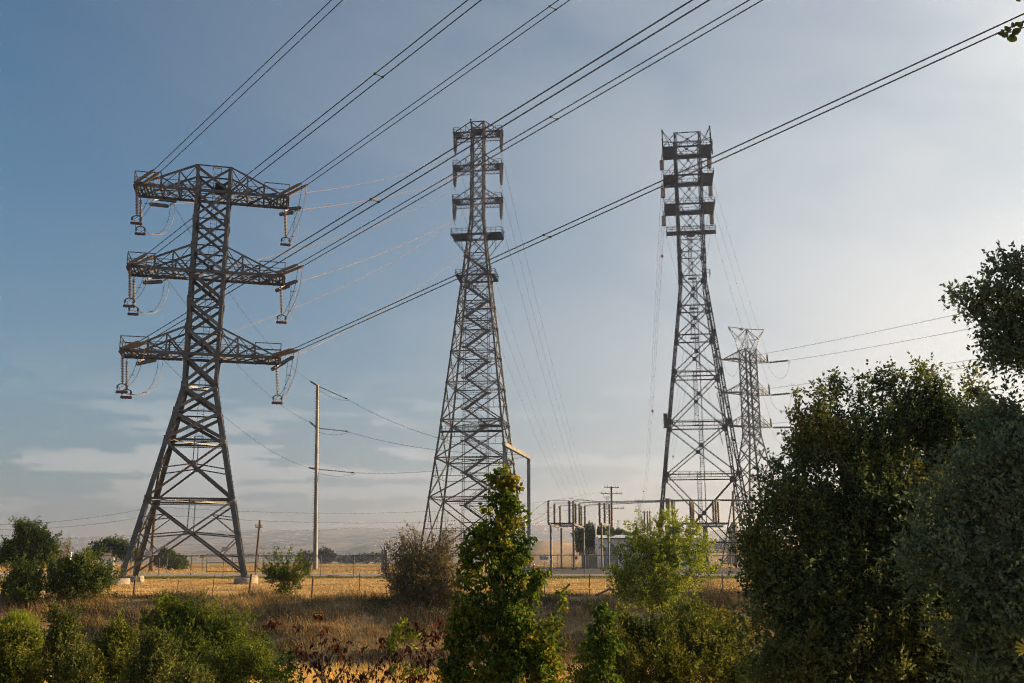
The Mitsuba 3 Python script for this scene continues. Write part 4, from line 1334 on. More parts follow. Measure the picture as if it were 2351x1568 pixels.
b = at8(998, 690, 235)
utility_pole('utility_pole', 'dark wooden pole with two long crossarms rising behind the white building', [b[0], 235, 0], at8(993, 145, 235), [(.985, 1.9, .3), (.905, 2.6, .1), (.72, 3.0, .1)], r=.24)
pa0, pa1 = gnd(345, 1314), at(356.5, 1160, gnd(345, 1314)[1])
ka = utility_pole('utility_pole', 'brown wooden pole with a small sign, seen through the legs of the near pylon', pa0, pa1, [], r=.22)
put(f'{ka}__sign', MB().beam(pa0 + (pa1 - pa0) * .33 - [0, .24, .25], pa0 + (pa1 - pa0) * .33 - [0, .24, -.25], .55, .03, (0, 1, 0)).mesh(), 'wood_pale')
pb0, pb1 = gnd(586.5, 1313), at(596.5, 1194, gnd(586.5, 1313)[1])
utility_pole('utility_pole', 'leaning dark wooden pole with a short crossarm right of the near pylon', pb0, pb1, [(.86, .5, .5)], r=.16)
pc = at(1682, 1128, 200)
utility_pole('utility_pole', 'dark wooden pole standing at the right leg of the black pylon', [at(1690, 1296, 200)[0], 200, 0], pc, [], r=.22)
ua = at8(935, 205, 235)
for i, (dx, dz) in enumerate(((-.15, 0), (.15, -.55))):
    wire('overhead_cable', pa1 + [dx, 0, -.2 + dz * 2], ua + [dx * 3, 0, dz * 5], 2.6, .022, 'cable_dark', f'{("upper", "lower")[i]} long thin cable from the brown wooden pole across to the pole with two crossarms', 'cable', 'thin overhead cables', 40, 4)
    wire('overhead_cable', pa1 + [dx, 0, -.2 + dz * 2], at(-150, 1204 + 8 * i, 118), .9, .022, 'cable_dark', f'{("upper", "lower")[i]} thin cable from the brown wooden pole to the left edge of the photo', 'cable', 'thin overhead cables', 30, 4)

# ---- fences


def fence(label, pts, h, m='fence_steel', spacing=3.3, rail=True, mesh=True, rp=.04, wires=0, thick=()):
    k = thing('chain_link_fence', label, 'fence')
    pts = [np.asarray(p, float) for p in pts]
    mw = MB()
    for p, q in zip(pts, pts[1:]):
        L = np.linalg.norm(q - p)
        n = max(1, int(round(L / spacing)))
        for i in range(n + 1):
            c = p + (q - p) * i / n
            r = rp
            put(f'{k}__post', MB().tube([c - [0, 0, .2], c + [0, 0, h + .05]], r, 7).mesh(), m, True)
        if rail:
            put(f'{k}__rail', MB().tube([p + [0, 0, h], q + [0, 0, h]], rp * .7, 5).mesh(), m, True)
        for wz in range(wires):
            mw.tube([p + [0, 0, h + .12 + .13 * wz], q + [0, 0, h + .12 + .13 * wz]], .008, 3)
        if mesh:
            d = (q - p) / L
            st_ = .22
            for s in np.arange(-h, L, st_):
                for sg in (0, 1):
                    a, b = max(s, 0), min(s + h, L)
                    if b <= a:
                        continue
                    za, zb = (a - s), (b - s)
                    if sg:
                        za, zb = h - za, h - zb
                    mw.beam(p + d * a + [0, 0, za], p + d * b + [0, 0, zb], .006)
    if mw.n:
        put(f'{k}__wire_mesh', mw.mesh(), m, kind='stuff')
    return k


def gp(u, Y, z=0.0):
    return np.array([(u - 1175.5) / FP * (Y * CT - 2 * ST), Y, z])


fence('chain link fence with thin grey posts along the near side of the road', [gp(215, 101), gp(1420, 99)], 2.25, spacing=3.35, rp=.045, rail=True, wires=0)
fence('chain link fence on the near side of the road, behind the light green tree', [gp(1440, 99), gp(1760, 98)], 2.25, spacing=3.35, rp=.045)
fk1 = fence('chain link fence along the far side of the road, with barbed wire on top', [gp(300, 136), gp(880, 134)], 2.15, spacing=5.2, rp=.05, wires=3)
gt = thing('fence_gate', 'wide grey pipe gate standing between the legs of the near pylon beyond the road', 'gate')
ga, gb = gp(474, 131), gp(592, 131)
for q in np.linspace(0, 1, 3):
    c = ga + (gb - ga) * q
    put(f'{gt}__post', MB().tube([c, c + [0, 0, 2.5]], .075, 8).mesh(), 'galvanized', True)
for z in (.25, 1.4, 2.4):
    put(f'{gt}__rail', MB().tube([ga + [0, 0, z], gb + [0, 0, z]], .045, 6).mesh(), 'galvanized', True)
put(f'{gt}__sign', MB().box(gp(462, 130.8, 2.15), (.6, .04, .4)).mesh(), 'sign_yellow')
kc = thing('corner_post_group', 'cluster of thick fence corner posts with a slanted brace arm, left of the dead brush', 'fence posts')
for u, h in ((877, 3.0), (882, 3.4), (886, 3.0)):
    c = gp(u, 133)
    put(f'{kc}__post', MB().tube([c, c + [0, 0, h]], .12, 8).mesh(), 'galvanized', True)
put(f'{kc}__arm', MB().tube([gp(877, 133, 3.0), gp(871, 133, 3.5)], .06, 6).mesh(), 'galvanized', True)
fence('fence in front of the pale yard ground left of the white building', [gp(1218, 196), gp(1345, 194)], 2.6, spacing=2.6, rp=.06, wires=3)
fence('fence at the right end of the yard under the black pylon', [gp(1625, 180), gp(1790, 178)], 2.9, spacing=4.0, rp=.07, wires=2)
for n_, X in enumerate((195, 241)):
    k = thing('fence_sign', f'small white notice with a blue header on the yard fence, {("left", "right")[n_]} of the pair', 'sign', 'white notices on the yard fence')
    c = at8(X, 970, 193.5)
    put(f'{k}__panel', MB().box(c, (.95, .04, .68)).mesh(), 'sign_white')
    put(f'{k}__header', MB().box(c + [0, -.03, .2], (.88, .02, .2)).mesh(), 'sign_blue')
    put(f'{k}__print', MB().box(c + [0, -.03, -.02], (.7, .02, .04)).box(c + [0, -.03, -.13], (.6, .02, .04)).box(c + [0, -.03, -.23], (.66, .02, .04)).mesh(), 'sign_black', kind='stuff')
k = thing('fence_sign', 'small red sign on the yard fence behind the switch platform posts', 'sign')
put(k, MB().box(at8(590, 968, 194), (.5, .05, .6)).mesh(), 'red_paint')
for lab, (X, Y, D) in (('red hydrant with a white cap at the right edge of the yard', (2204, 1110, 140)), ('small dark red hydrant near the right post of the portal', (106, 1060, 165))):
    k = thing('fire_hydrant', lab, 'hydrant')
    x = at8(X, Y, D)[0]
    put(f'{k}__body', MB().lathe([x, D, .05], [x, D, .8], [(0, .2), (.08, .2), (.1, .13), (.85, .13), (.9, .18), (1, .18)], 12).mesh(), 'red_paint', 40)
    put(f'{k}__nozzle', MB().tube([[x - .24, D, .55], [x + .24, D, .55]], .07, 8).mesh(), 'red_paint', True)
    put(f'{k}__cap', MB().lathe([x, D, .8], [x, D, 1.02], [(0, .16), (.6, .13), (1, .04)], 12).mesh(), 'sign_white', 40)
k = thing('low_bus_pipe', 'dark horizontal pipe on short posts behind the T-shaped stand', 'bus pipe')
a, b = at(1612, 1245, 192), at(1706, 1245.5, 192)
put(f'{k}__pipe', MB().tube([a, b], .16, 8).mesh(), 'steel_dark', True)
for q in (.1, .9):
    c = a + (b - a) * q
    put(f'{k}__post', MB().box([c[0], c[1], c[2] / 2], (.2, .2, c[2])).mesh(), 'galvanized')
k = thing('pale_tank', 'pale grey tapering tank far behind the legs of the black pylon', 'tank')
a, b = at(1684, 1262, 420), at(1685, 1199, 420)
put(k, MB().lathe([a[0], 420, -1], [b[0], 420, b[2]], [(0, 3.2), (.4, 2.7), (.9, 1.6), (1, 1.3)], 24).mesh(), 'concrete', 40)

# ---- barbed wire fence on the bank edge
bf = thing('barbed_wire_fence', 'old barbed wire fence of weathered stakes along the top of the bank', 'fence')
stakes = [(307, 1378, 1330, .06, 0), (404, 1362, 1325, .03, .1), (487, 1368, 1320, .03, .05), (571.5, 1369, 1319, .06, .05), (716, 1369, 1323, .055, .02), (824.5, 1366, 1314, .03, 0), (886, 1366, 1342, .03, 0), (938, 1372, 1296, .07, 0),
          (1352.5, 1365, 1318, .03, .04), (1424, 1366, 1319, .085, .03), (180, 1384, 1340, .03, .0), (1150, 1366, 1325, .03, 0), (1250, 1366, 1325, .03, 0), (1560, 1366, 1320, .04, 0), (1660, 1366, 1320, .04, 0)]
tops = []
for u, vb, vt, r, lean in sorted(stakes):
    Yq = float(bank_edge(np.array(gp(u, 55)[0]))) + 1.2
    b = gp(u, Yq)
    b[2] = float(zg(b[0], b[1])) - .1
    h = (vb - vt) / FP * Yq
    t = b + [lean * h, .05, h + .1]
    put(f'{bf}__stake', MB().lathe(b, t, [(0, r), (1, r * .85)], 7).mesh(), 'wood_dark', 40)
    tops.append((b, t))
mb = MB()
for q in (.35, .62, .9):
    mb.tube([b + (t - b) * q for b, t in tops], .006, 3)
put(f'{bf}__barbed_wire', mb.mesh(), 'steel_dark', kind='stuff')
for lab, (ua_, va, ub, vb) in (('loose dark board slanting out of the grass on the bank, right of the leafy tree', (1283, 1367, 1308, 1341)), ('loose dark board slanting toward the thick stake left of the light green tree', (1367, 1368, 1402, 1351))):
    k = thing('loose_board', lab, 'board')
    a, b = at(ua_, va, 54.3), at(ub, vb, 54.8)
    put(k, MB().beam(a, b, .11, .06, (0, 1, 0)).mesh(), 'wood_dark')
k = thing('leaning_post', 'thick dark leaning post at the left edge beside the round bush', 'post')
a, b = at(3, 1392, 51), at(40, 1308, 51.5)
put(k, MB().lathe(a - (b - a) * .1, b, [(0, .32), (.6, .26), (1, .22)], 9).mesh(), 'wood_dark', 40)

# ---- odds and ends at the left
k = thing('board_fence', 'pale grey wooden board fence between the bushes at the left', 'fence')
for i in range(22):
    p = gp(110 + 4.4 * i, 92 - .25 * i)
    h = 2.15 + .05 * math.sin(i * 2.3)
    put(f'{k}__plank', MB().box(p + [0, 0, h / 2], (.175, .03, h), -.05).mesh(), 'wood_pale')
for z in (.5, 1.7):
    put(f'{k}__rail', MB().beam(gp(108, 92.2, z), gp(204, 87, z), .05, .1).mesh(), 'wood_pale')
put(f'{k}__post', MB().box(gp(156, 89.2, 1.25), (.2, .2, 2.5)).mesh(), 'white_metal')
k = thing('plastic_drum', 'blue drum standing behind the bush left of the near pylon', 'drum')
p = gp(252, 96)
put(f'{k}__body', MB().lathe(p, p + [0, 0, 1.55], [(0, .30), (.3, .32), (.32, .34), (.36, .32), (.66, .32), (.68, .34), (.72, .32), (1, .31)], 18).mesh(), 'blue_paint', 40)
put(f'{k}__lid', MB().lathe(p + [0, 0, 1.55], p + [0, 0, 1.62], [(0, .33), (1, .32)], 18).mesh(), 'blue_paint', 40)
k = thing('rusty_drum', 'brown rusty drum behind the left leg of the near pylon', 'drum')
p = gp(286, 112)
put(k, MB().lathe(p, p + [0, 0, 1.3], [(0, .45), (.3, .45), (.33, .48), (.36, .45), (.64, .45), (.67, .48), (.7, .45), (1, .45)], 18).mesh(), 'rust_paint', 40)
k = thing('meter_box', 'brown box at the foot of the round steel pole', 'box')
p = gp(704, 131)
put(f'{k}__body', MB().box(p + [0, 0, .75], (.75, .6, 1.5)).mesh(), 'rust_paint')
put(f'{k}__lid', MB().box(p + [0, 0, 1.53], (.85, .7, .08)).mesh(), 'rust_paint')
k = thing('small_hut', 'small white hut partly hidden between the bushes left of the near pylon', 'hut')
p = gp(247, 150)
put(f'{k}__wall', MB().box(p + [0, 0, 1.5], (1.3, 1.6, 3.0)).mesh(), 'white_metal')
put(f'{k}__roof', MB().box(p + [0, 0, 3.08], (2.0, 2.0, .16)).mesh(), 'wood_pale')
k = thing('dirt_mound', 'small dark mound on the road edge right of the steel pole', 'mound')
p = gp(768, 103)
s = trimesh.creation.icosphere(3, 1.0)
s.vertices *= [1.1, .6, .28]
s.vertices += (vfbm(s.vertices * 3 + 5, 3)[:, None] - .5) * .3 + p
put(k, s, 'rust_paint', True)

# ------------------------------------------------------------------ plants


def unit(v):
    return v / (np.linalg.norm(v, axis=-1, keepdims=True) + 1e-12)


def leaf_mesh(rng, base, d, L, asp, fold=.22, fine=False):
    N = len(base)
    d = unit(d)
    side = unit(np.cross(d, rng.normal(size=(N, 3))))
    up = np.cross(side, d)
    w = (L * asp * .5)[:, None]
    L = L[:, None]
    if not fine:
        v = np.stack([base, base + d * L * .45 + side * w + up * w * fold, base + d * L, base + d * L * .45 - side * w + up * w * fold], 1)
        f = np.array([[0, 1, 2], [0, 2, 3]])
        m = 4
    else:
        dr_ = -up * L * .18
        v = np.stack([base, base + d * L * .3 + side * w * .9 + up * w * fold, base + d * L * .68 + side * w * .72 + up * w * fold + dr_ * .5, base + d * L + dr_,
                      base + d * L * .68 - side * w * .72 + up * w * fold + dr_ * .5, base + d * L * .3 - side * w * .9 + up * w * fold, base + d * L * .5 + dr_ * .2], 1)
        f = np.array([[0, 1, 6], [1, 2, 6], [2, 3, 6], [3, 4, 6], [4, 5, 6], [5, 0, 6]])
        m = 7
    F = (f[None] + (np.arange(N) * m)[:, None, None]).reshape(-1, 3)
    return v, F, m


def px_blobs(bl):
    out = []
    for b in bl:
        u, v, ru, rv, Y = b[:5]
        s = Y / FP * 1.0
        out.append([*at(u, v, Y), ru * s, b[5] if len(b) > 5 else ru * s * .85, rv * s])
    return np.array(out)


def pick(rng, B, n, shell=.45, thr=0.0, ns=1.0, seed=0, stray=.0):
    wt = (B[:, 3] * B[:, 5] + B[:, 3] * B[:, 4]) ** 1.0
    i = rng.choice(len(B), n, p=wt / wt.sum())
    d = unit(rng.normal(size=(n, 3)))
    r = 1 - np.abs(rng.normal(size=n)) * shell
    r = np.clip(r, .05, 1.05)
    bump = .78 + .44 * vfbm(B[i, :3] * .7 + d * 2.2, 3, seed)
    out = rng.uniform(size=n) < stray
    r = np.where(out, rng.uniform(1.0, 1.3, n), r)
    p = B[i, :3] + d * B[i, 3:6] * (r * bump)[:, None]
    if thr > 0:
        k = vfbm(p / ns, 3, seed + 7) > thr
        return p[k], d[k]
    return p, d


def stems(mb, rng, a, b, r0, r1, n=6, wob=.12, k=5):
    t = np.linspace(0, 1, n)[:, None]
    L = np.linalg.norm(b - a)
    c = a * (1 - t) + b * t + rng.normal(size=(n, 3)) * wob * L * .25 * np.sin(np.pi * t)
    mb.tube(c, np.linspace(r0, r1, n), k)
    return c


def plant(name, label, cat, blobs, ntw, nl, L, asp, pal, base=None, seed=1, group=None, tl=.3, up=.5, droop=0.0, shell=.45, thr=0.0, ns=1.0, trunk_r=.1, fine=False, leaf_parts=0, bark='bark', kids=40, twr=.006, spread=.9, jit=.36,
          crown_name='crown', raw=None, trunk=True, fold=.22, sub=0, subr=.42, spires=0, stray=.0, sprays=0, sprl=.5, core_r=.72):
    rng = np.random.default_rng(seed)
    key = thing(name, label, cat, group)
    B = px_blobs(blobs) if raw is None else raw
    Bp = B
    if sub:
        q = np.repeat(B, sub, 0)
        dq = unit(rng.normal(size=(len(q), 3)))
        q[:, :3] += dq * q[:, 3:6] * rng.uniform(.45, .92, (len(q), 1))
        q[:, 3:6] *= subr * rng.uniform(.65, 1.25, (len(q), 1))
        core = B.copy()
        core[:, 3:6] *= core_r
        Bp = np.vstack([q, core])
    if spires:
        q = np.repeat(B, spires, 0)
        a_ = rng.uniform(0, 2 * np.pi, len(q))
        r_ = np.sqrt(rng.uniform(0, 1, len(q))) * .9
        q[:, 0] += np.cos(a_) * r_ * q[:, 3]
        q[:, 1] += np.sin(a_) * r_ * q[:, 4]
        q[:, 2] += np.sqrt(1 - r_ ** 2) * q[:, 5] * rng.uniform(.75, 1.1, len(q))
        hh = q[:, 5] * rng.uniform(.25, .6, len(q))
        q[:, 3:5] *= rng.uniform(.08, .16, (len(q), 1))
        q[:, 5] = hh
        Bp = np.vstack([Bp, q])
    p, d = pick(rng, Bp, ntw, shell, thr, ns, seed, stray)
    if sprays:
        i_ = rng.choice(len(B), sprays, p=B[:, 3] ** 2 / (B[:, 3] ** 2).sum())
        ds = unit(rng.normal(size=(sprays, 3)) + [0, 0, .35])
        s0 = B[i_, :3] + ds * B[i_, 3:6] * .9
        dd = unit(ds * .8 + np.array([0, 0, up * 1.1]) + rng.normal(size=(sprays, 3)) * .3)
        Ls = sprl * B[i_, 3] * rng.uniform(.4, 1.1, sprays)
        tq = np.linspace(0, 1, 7)
        sp = s0[:, None] + dd[:, None] * (Ls[:, None] * tq)[..., None] + rng.normal(size=(sprays, 7, 3)) * tl * .12
        p = np.vstack([p, sp.reshape(-1, 3)])
        d = np.vstack([d, np.repeat(dd, 7, 0)])
    n = len(p)
    ax = unit(d * .7 + np.array([0, 0, up]) + rng.normal(size=(n, 3)) * .45)
    t = rng.uniform(0, 1, size=(n, nl))
    tls = tl * rng.uniform(.5, 1.25, size=(n, 1, 1))
    lb = p[:, None] + ax[:, None] * t[..., None] * tls
    ld = ax[:, None] * .55 + unit(rng.normal(size=(n, nl, 3))) * spread + np.array([0, 0, -droop])
    lb, ld = lb.reshape(-1, 3), ld.reshape(-1, 3)
    N = len(lb)
    LL = L * rng.uniform(.65, 1.2, size=N)
    v, F, m = leaf_mesh(rng, lb, ld, LL, asp, fold, fine)
    pal = np.array(pal, float)
    cl = vfbm(p / (np.max(B[:, 3]) * .5) + 11, 2, seed + 3)
    tone = np.clip((cl - .25) / .5, 0, .999)[:, None] * (len(pal) - 1) + rng.normal(size=(n, nl)) * .55
    tone = np.clip(tone, 0, len(pal) - 1.001).reshape(-1)
    i0 = tone.astype(int)
    fr = (tone - i0)[:, None]
    col = pal[i0] * (1 - fr) + pal[np.minimum(i0 + 1, len(pal) - 1)] * fr
    col = np.clip(col * rng.uniform(1 - jit, 1 + jit, size=(N, 1)), 0, 1)
    keep = np.ones(N, bool)
    if leaf_parts:
        # the largest nearest leaves, each a part of its own
        c = v.mean(1)
        dist = np.linalg.norm(c - np.array([0, 0, EYE]), axis=1)
        area = np.linalg.norm(np.cross(v[:, 1] - v[:, 0], v[:, 3] - v[:, 0]), axis=1) / dist ** 2
        idx = np.argsort(-area * (dist < np.percentile(dist, 45)))[:leaf_parts]
        keep[idx] = False
        F0 = F[:len(F) // N]
        for q in idx:
            put(f'{key}__leaf', (v[q], F0), 'leaf', color=np.repeat(col[q:q + 1], m, 0))
    v2 = v[keep].reshape(-1, 3)
    nf = len(F) // N
    F2 = F[:nf * keep.sum()]
    put(f'{key}__{crown_name}', (v2, F2), 'leaf', color=np.repeat(col[keep], m, 0), kind='stuff' if leaf_parts else None)
    if trunk:
        cen = (B[:, :3] * (B[:, 3:4] ** 2)).sum(0) / (B[:, 3] ** 2).sum()
        if base is None:
            base = np.array([cen[0], cen[1], float(zg(cen[0], cen[1])) - .2])
        base = np.asarray(base, float)
        mb = MB()
        topc = cen + (B[np.argmax(B[:, 2]), :3] - cen) * .4
        c = stems(mb, rng, base, topc, trunk_r, trunk_r * .45, 8, .25, 9)
        put(f'{key}__trunk', mb.mesh(), bark, True)
        lim = []
        for b in B:
            st0 = c[rng.integers(2, 7)]
            mb = MB()
            cc = stems(mb, rng, st0, b[:3] + rng.normal(size=3) * b[3] * .2, *(np.array([.42, .12]) * trunk_r * min(1, .25 + b[3] / np.max(B[:, 3]))), 7, .3, 6)
            lim.append(cc)
            put(f'{key}__limb', mb.mesh(), bark, True)
        mb = MB()
        js = rng.choice(n, min(kids * len(B), n), replace=False)
        ends = np.vstack(lim)
        for j in js:
            s = ends[np.argmin(((ends - p[j]) ** 2).sum(1) + rng.uniform(0, .3))]
            stems(mb, rng, s, p[j] + ax[j] * tl * .8, twr * 1.6, twr * .5, 4, .3, 3)
        if mb.n:
            put(f'{key}__twigs', mb.mesh(), bark, True, kind='stuff')
    return key


OAK = [(.058, .088, .044), (.085, .125, .056), (.115, .155, .062), (.17, .185, .058)]
OAKB = [(.085, .14, .090), (.125, .185, .112), (.17, .235, .135)]
PEAR = [(.04, .08, .016), (.08, .14, .022), (.14, .19, .028), (.30, .25, .035)]  # last tone paints the yellow glow of backlit leaves
LIGHT = [(.14, .21, .026), (.23, .30, .036), (.33, .38, .054)]
COYOTE = [(.058, .084, .022), (.11, .135, .028), (.21, .22, .040)]
BUSH = [(.045, .075, .018), (.075, .115, .024), (.14, .165, .032)]
BROOM = [(.13, .18, .022), (.24, .28, .04)]
DRYL = [(.10, .08, .05), (.15, .12, .065), (.09, .09, .035)]
RED = [(.030, .013, .011), (.060, .021, .014), (.11, .042, .022)]
FARG = [(.03, .04, .02), (.05, .06, .03)]

# the big oaks at the right
plant('oak_tree', 'large dark evergreen oak filling the lower right, its ragged top against the pale sky', 'tree',
      [(1870, 1020, 55, 100, 11.6), (1960, 1015, 120, 105, 12.2), (2090, 990, 115, 105, 12.6), (2190, 1030, 110, 110, 12.2), (1815, 1180, 80, 110, 11.4), (1840, 985, 14, 40, 11.6), (1880, 915, 12, 34, 11.6), (1925, 905, 14, 36, 12), (2030, 880, 14, 38, 12.4), (2065, 890, 12, 34, 12.4), (2112, 868, 13, 40, 12.5), (2150, 900, 14, 30, 12.4), (2235, 900, 16, 40, 12), (1950, 1200, 170, 160, 11.8), (2120, 1200, 160, 160, 11.8),
       (1760, 1350, 70, 120, 11.2), (1880, 1400, 150, 150, 11.2), (2060, 1420, 170, 170, 11.2), (1830, 1520, 120, 120, 11.0), (2000, 1560, 180, 120, 11.0), (1740, 1255, 42, 65, 11.2), (2230, 1450, 120, 160, 11.4), (2190, 1580, 160, 90, 11.0)],
      15500, 9, .058, .52, OAK, seed=11, sub=7, subr=.33, stray=.05, sprays=330, sprl=.42, tl=.24, up=.65, shell=.42, trunk_r=.2, kids=60, twr=.006, spread=1.0)
plant('oak_tree', 'bluish leaved evergreen oak at the right edge, one branch reaching high into the sky', 'tree',
      [(2325, 755, 78, 100, 9.2), (2425, 670, 100, 100, 9.0), (2245, 695, 46, 40, 9.3), (2325, 640, 40, 42, 9.2), (2200, 680, 22, 20, 9.3), (2430, 790, 80, 70, 9.0), (2330, 815, 60, 48, 9.1), (2285, 790, 30, 50, 9.2), (2330, 1005, 105, 90, 9.6), (2250, 1130, 120, 120, 9.4), (2380, 1150, 140, 160, 9.0),
       (2640, 430, 170, 180, 9.6), (2570, 690, 150, 150, 9.4), (2740, 800, 200, 220, 9.9), (2600, 1080, 170, 200, 9.5), (2780, 1330, 210, 230, 9.8), (2620, 1400, 160, 200, 9.3), (2260, 1290, 150, 150, 9.2), (2400, 1350, 150, 170, 8.8), (2300, 1480, 120, 130, 9.2), (2420, 1540, 130, 120, 8.9)],
      15500, 9, .056, .52, OAKB, sub=7, subr=.33, stray=.05, sprays=330, sprl=.42, base=[8.2, 9.6, -1.0], seed=12, tl=.24, up=.2, shell=.42, trunk_r=.22, kids=50, twr=.006, spread=1.0)
# the leafy pear in the middle
plant('pear_tree', 'narrow green tree in the centre foreground, drooping leaves tinted yellow for backlit glow', 'tree',
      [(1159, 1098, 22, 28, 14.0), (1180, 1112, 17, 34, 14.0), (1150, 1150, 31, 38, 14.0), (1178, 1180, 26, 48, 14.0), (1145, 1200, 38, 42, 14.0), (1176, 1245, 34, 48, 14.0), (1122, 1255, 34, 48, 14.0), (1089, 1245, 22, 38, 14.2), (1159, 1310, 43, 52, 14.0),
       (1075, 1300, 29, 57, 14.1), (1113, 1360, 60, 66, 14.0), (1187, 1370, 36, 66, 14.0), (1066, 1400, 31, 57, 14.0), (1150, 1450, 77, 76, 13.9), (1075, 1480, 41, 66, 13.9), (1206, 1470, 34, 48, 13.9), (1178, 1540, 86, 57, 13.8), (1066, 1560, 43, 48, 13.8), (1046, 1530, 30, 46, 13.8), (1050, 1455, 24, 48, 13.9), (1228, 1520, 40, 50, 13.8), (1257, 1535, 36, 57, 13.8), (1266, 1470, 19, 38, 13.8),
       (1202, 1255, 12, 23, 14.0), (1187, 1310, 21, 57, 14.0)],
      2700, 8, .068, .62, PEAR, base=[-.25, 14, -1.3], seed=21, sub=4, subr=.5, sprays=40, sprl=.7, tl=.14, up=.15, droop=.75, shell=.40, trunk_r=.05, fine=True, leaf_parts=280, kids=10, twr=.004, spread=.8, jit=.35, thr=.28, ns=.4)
plant('pear_shoot', 'curled leafy shoot bending out to the right of the central tree', 'shoot', [(1240, 1316, 12, 14, 13.6), (1226, 1345, 12, 12, 13.7), (1219, 1335, 5, 12, 13.7)], 60, 6, .085, .6, PEAR[1:3], seed=22, tl=.08, up=0, droop=.7, fine=True, leaf_parts=60, trunk_r=.012, base=at(1205, 1380, 13.8), kids=4, twr=.004)
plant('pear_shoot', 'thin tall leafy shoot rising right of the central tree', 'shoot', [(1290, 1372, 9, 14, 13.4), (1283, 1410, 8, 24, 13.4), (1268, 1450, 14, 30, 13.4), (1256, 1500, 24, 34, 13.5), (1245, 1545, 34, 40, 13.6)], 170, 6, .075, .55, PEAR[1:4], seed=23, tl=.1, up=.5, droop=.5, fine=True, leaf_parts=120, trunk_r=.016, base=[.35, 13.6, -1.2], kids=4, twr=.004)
plant('vine_column', 'narrow column of curled leaves standing alone right of the central tree', 'sapling', [(1385, 1418, 22, 26, 12.6), (1378, 1455, 20, 30, 12.6), (1392, 1480, 24, 30, 12.6), (1372, 1500, 26, 36, 12.6), (1385, 1550, 30, 40, 12.6)], 200, 7, .075, .6, PEAR[:3], seed=24, tl=.12, up=.1, droop=.7, fine=True, leaf_parts=120, trunk_r=.03, base=[1.15, 12.6, -1.2], kids=6, twr=.004)
# light green tree on the bank
plant('light_green_tree', 'light green tree with airy branches on the bank before the white building', 'tree',
      [(1530, 1215, 26, 30, 48), (1500, 1250, 45, 36, 48), (1560, 1245, 36, 36, 48), (1580, 1225, 16, 26, 48), (1470, 1235, 14, 20, 48), (1475, 1290, 50, 40, 48), (1545, 1290, 62, 42, 48), (1600, 1270, 22, 26, 48), (1440, 1330, 34, 24, 48), (1425, 1290, 14, 30, 48), (1510, 1345, 75, 36, 48), (1590, 1330, 44, 30, 48), (1430, 1365, 30, 18, 48), (1530, 1385, 60, 16, 48), (1458, 1210, 10, 14, 48), (1440, 1255, 10, 20, 48)],
      1350, 10, .17, .42, LIGHT, stray=.12, spires=2, sprays=120, sprl=.9, base=at(1520, 1405, 47.5), seed=31, tl=.45, up=.45, shell=.5, trunk_r=.11, kids=16, twr=.012, thr=.4, ns=1.0)
# dead brush and shrubs on the bank


def brush(name, label, cat, blobs, nst, ntwig, base, seed, r=.014, bark='dry_twig', leaves=0, L=.05, pal=DRYL, group=None, wob=.35):
    rng = np.random.default_rng(seed)
    key = thing(name, label, cat, group)
    B = px_blobs(blobs)
    p, d = pick(rng, B, nst, .35, 0, 1, seed)
    base = np.asarray(base, float)
    mb, mt = MB(), MB()
    tips, tax = [], []
    for q in p:
        b0 = base + np.array([rng.normal() * B[:, 3].max() * .3, rng.normal() * .3, 0])
        b0[2] = min(b0[2], q[2] - .05)
        c = stems(mb, rng, b0, q, r, r * .35, 6, wob, 4)
        for _ in range(ntwig):
            s = c[rng.integers(2, 6)]
            e = s + unit((q - b0)[None])[0] * rng.uniform(.05, .35) + rng.normal(size=3) * B[:, 3].mean() * .28
            stems(mt, rng, s, e, r * .45, r * .2, 3, .4, 3)
            tips.append(e)
            tax.append(e - s)
    put(f'{key}__stems', mb.mesh(), bark, kind='stuff')
    if mt.n:
        put(f'{key}__twigs', mt.mesh(), bark, kind='stuff')
    if leaves:
        tips, tax = np.array(tips), np.array(tax)
        i = rng.integers(0, len(tips), leaves)
        lb = tips[i] - tax[i] * rng.uniform(0, .8, (leaves, 1))
        ld = unit(tax[i]) + unit(rng.normal(size=(leaves, 3))) * .9
        v, F, m = leaf_mesh(rng, lb, ld, L * rng.uniform(.6, 1.2, leaves), .5)
        pal = np.array(pal)
        col = pal[rng.integers(0, len(pal), leaves)] * rng.uniform(.7, 1.3, (leaves, 1))
        put(f'{key}__foliage', (v.reshape(-1, 3), F), 'leaf', color=np.repeat(col, m, 0), kind='stuff')
    return key


mat('dry_twig', {'type': 'principled', 'base_color': proc(lambda p, n, uv: mikit.mix((.11, .09, .05), (.20, .165, .10), mikit.fbm(p.x * 4, p.y * 4, p.z * 4, 2))), 'roughness': 1.0})
brush('dead_brush', 'large grey brown half dead bush on the bank left of the central leafy tree', 'bush',
      [(948, 1232, 34, 28, 52), (930, 1290, 50, 44, 52), (985, 1275, 54, 44, 52), (1025, 1255, 30, 34, 52), (960, 1350, 72, 52, 52), (1020, 1340, 44, 54, 52), (912, 1262, 26, 20, 52), (1036, 1232, 22, 20, 52), (905, 1330, 24, 30, 52)], 420, 12, gp(975, 52, -.6), 41, .015, leaves=34000, L=.105, pal=[(.13, .105, .045), (.15, .125, .05), (.125, .13, .04), (.19, .145, .065), (.11, .09, .05)])
brush('dead_shrub', 'small leafless grey shrub on the bank above the big green bush at the left', 'bush', [(455, 1362, 22, 14, 48), (425, 1362, 14, 16, 48), (470, 1375, 16, 12, 48)], 90, 8, gp(445, 48, -.95), 42, .01)
brush('dry_brush', 'round grey brown dry bush between the light green tree and the big oak', 'bush', [(1650, 1355, 40, 32, 46), (1620, 1345, 22, 18, 46), (1685, 1380, 28, 36, 46), (1640, 1390, 36, 30, 46)], 190, 11, gp(1655, 46, -1.5), 43, .014, leaves=900, L=.06)
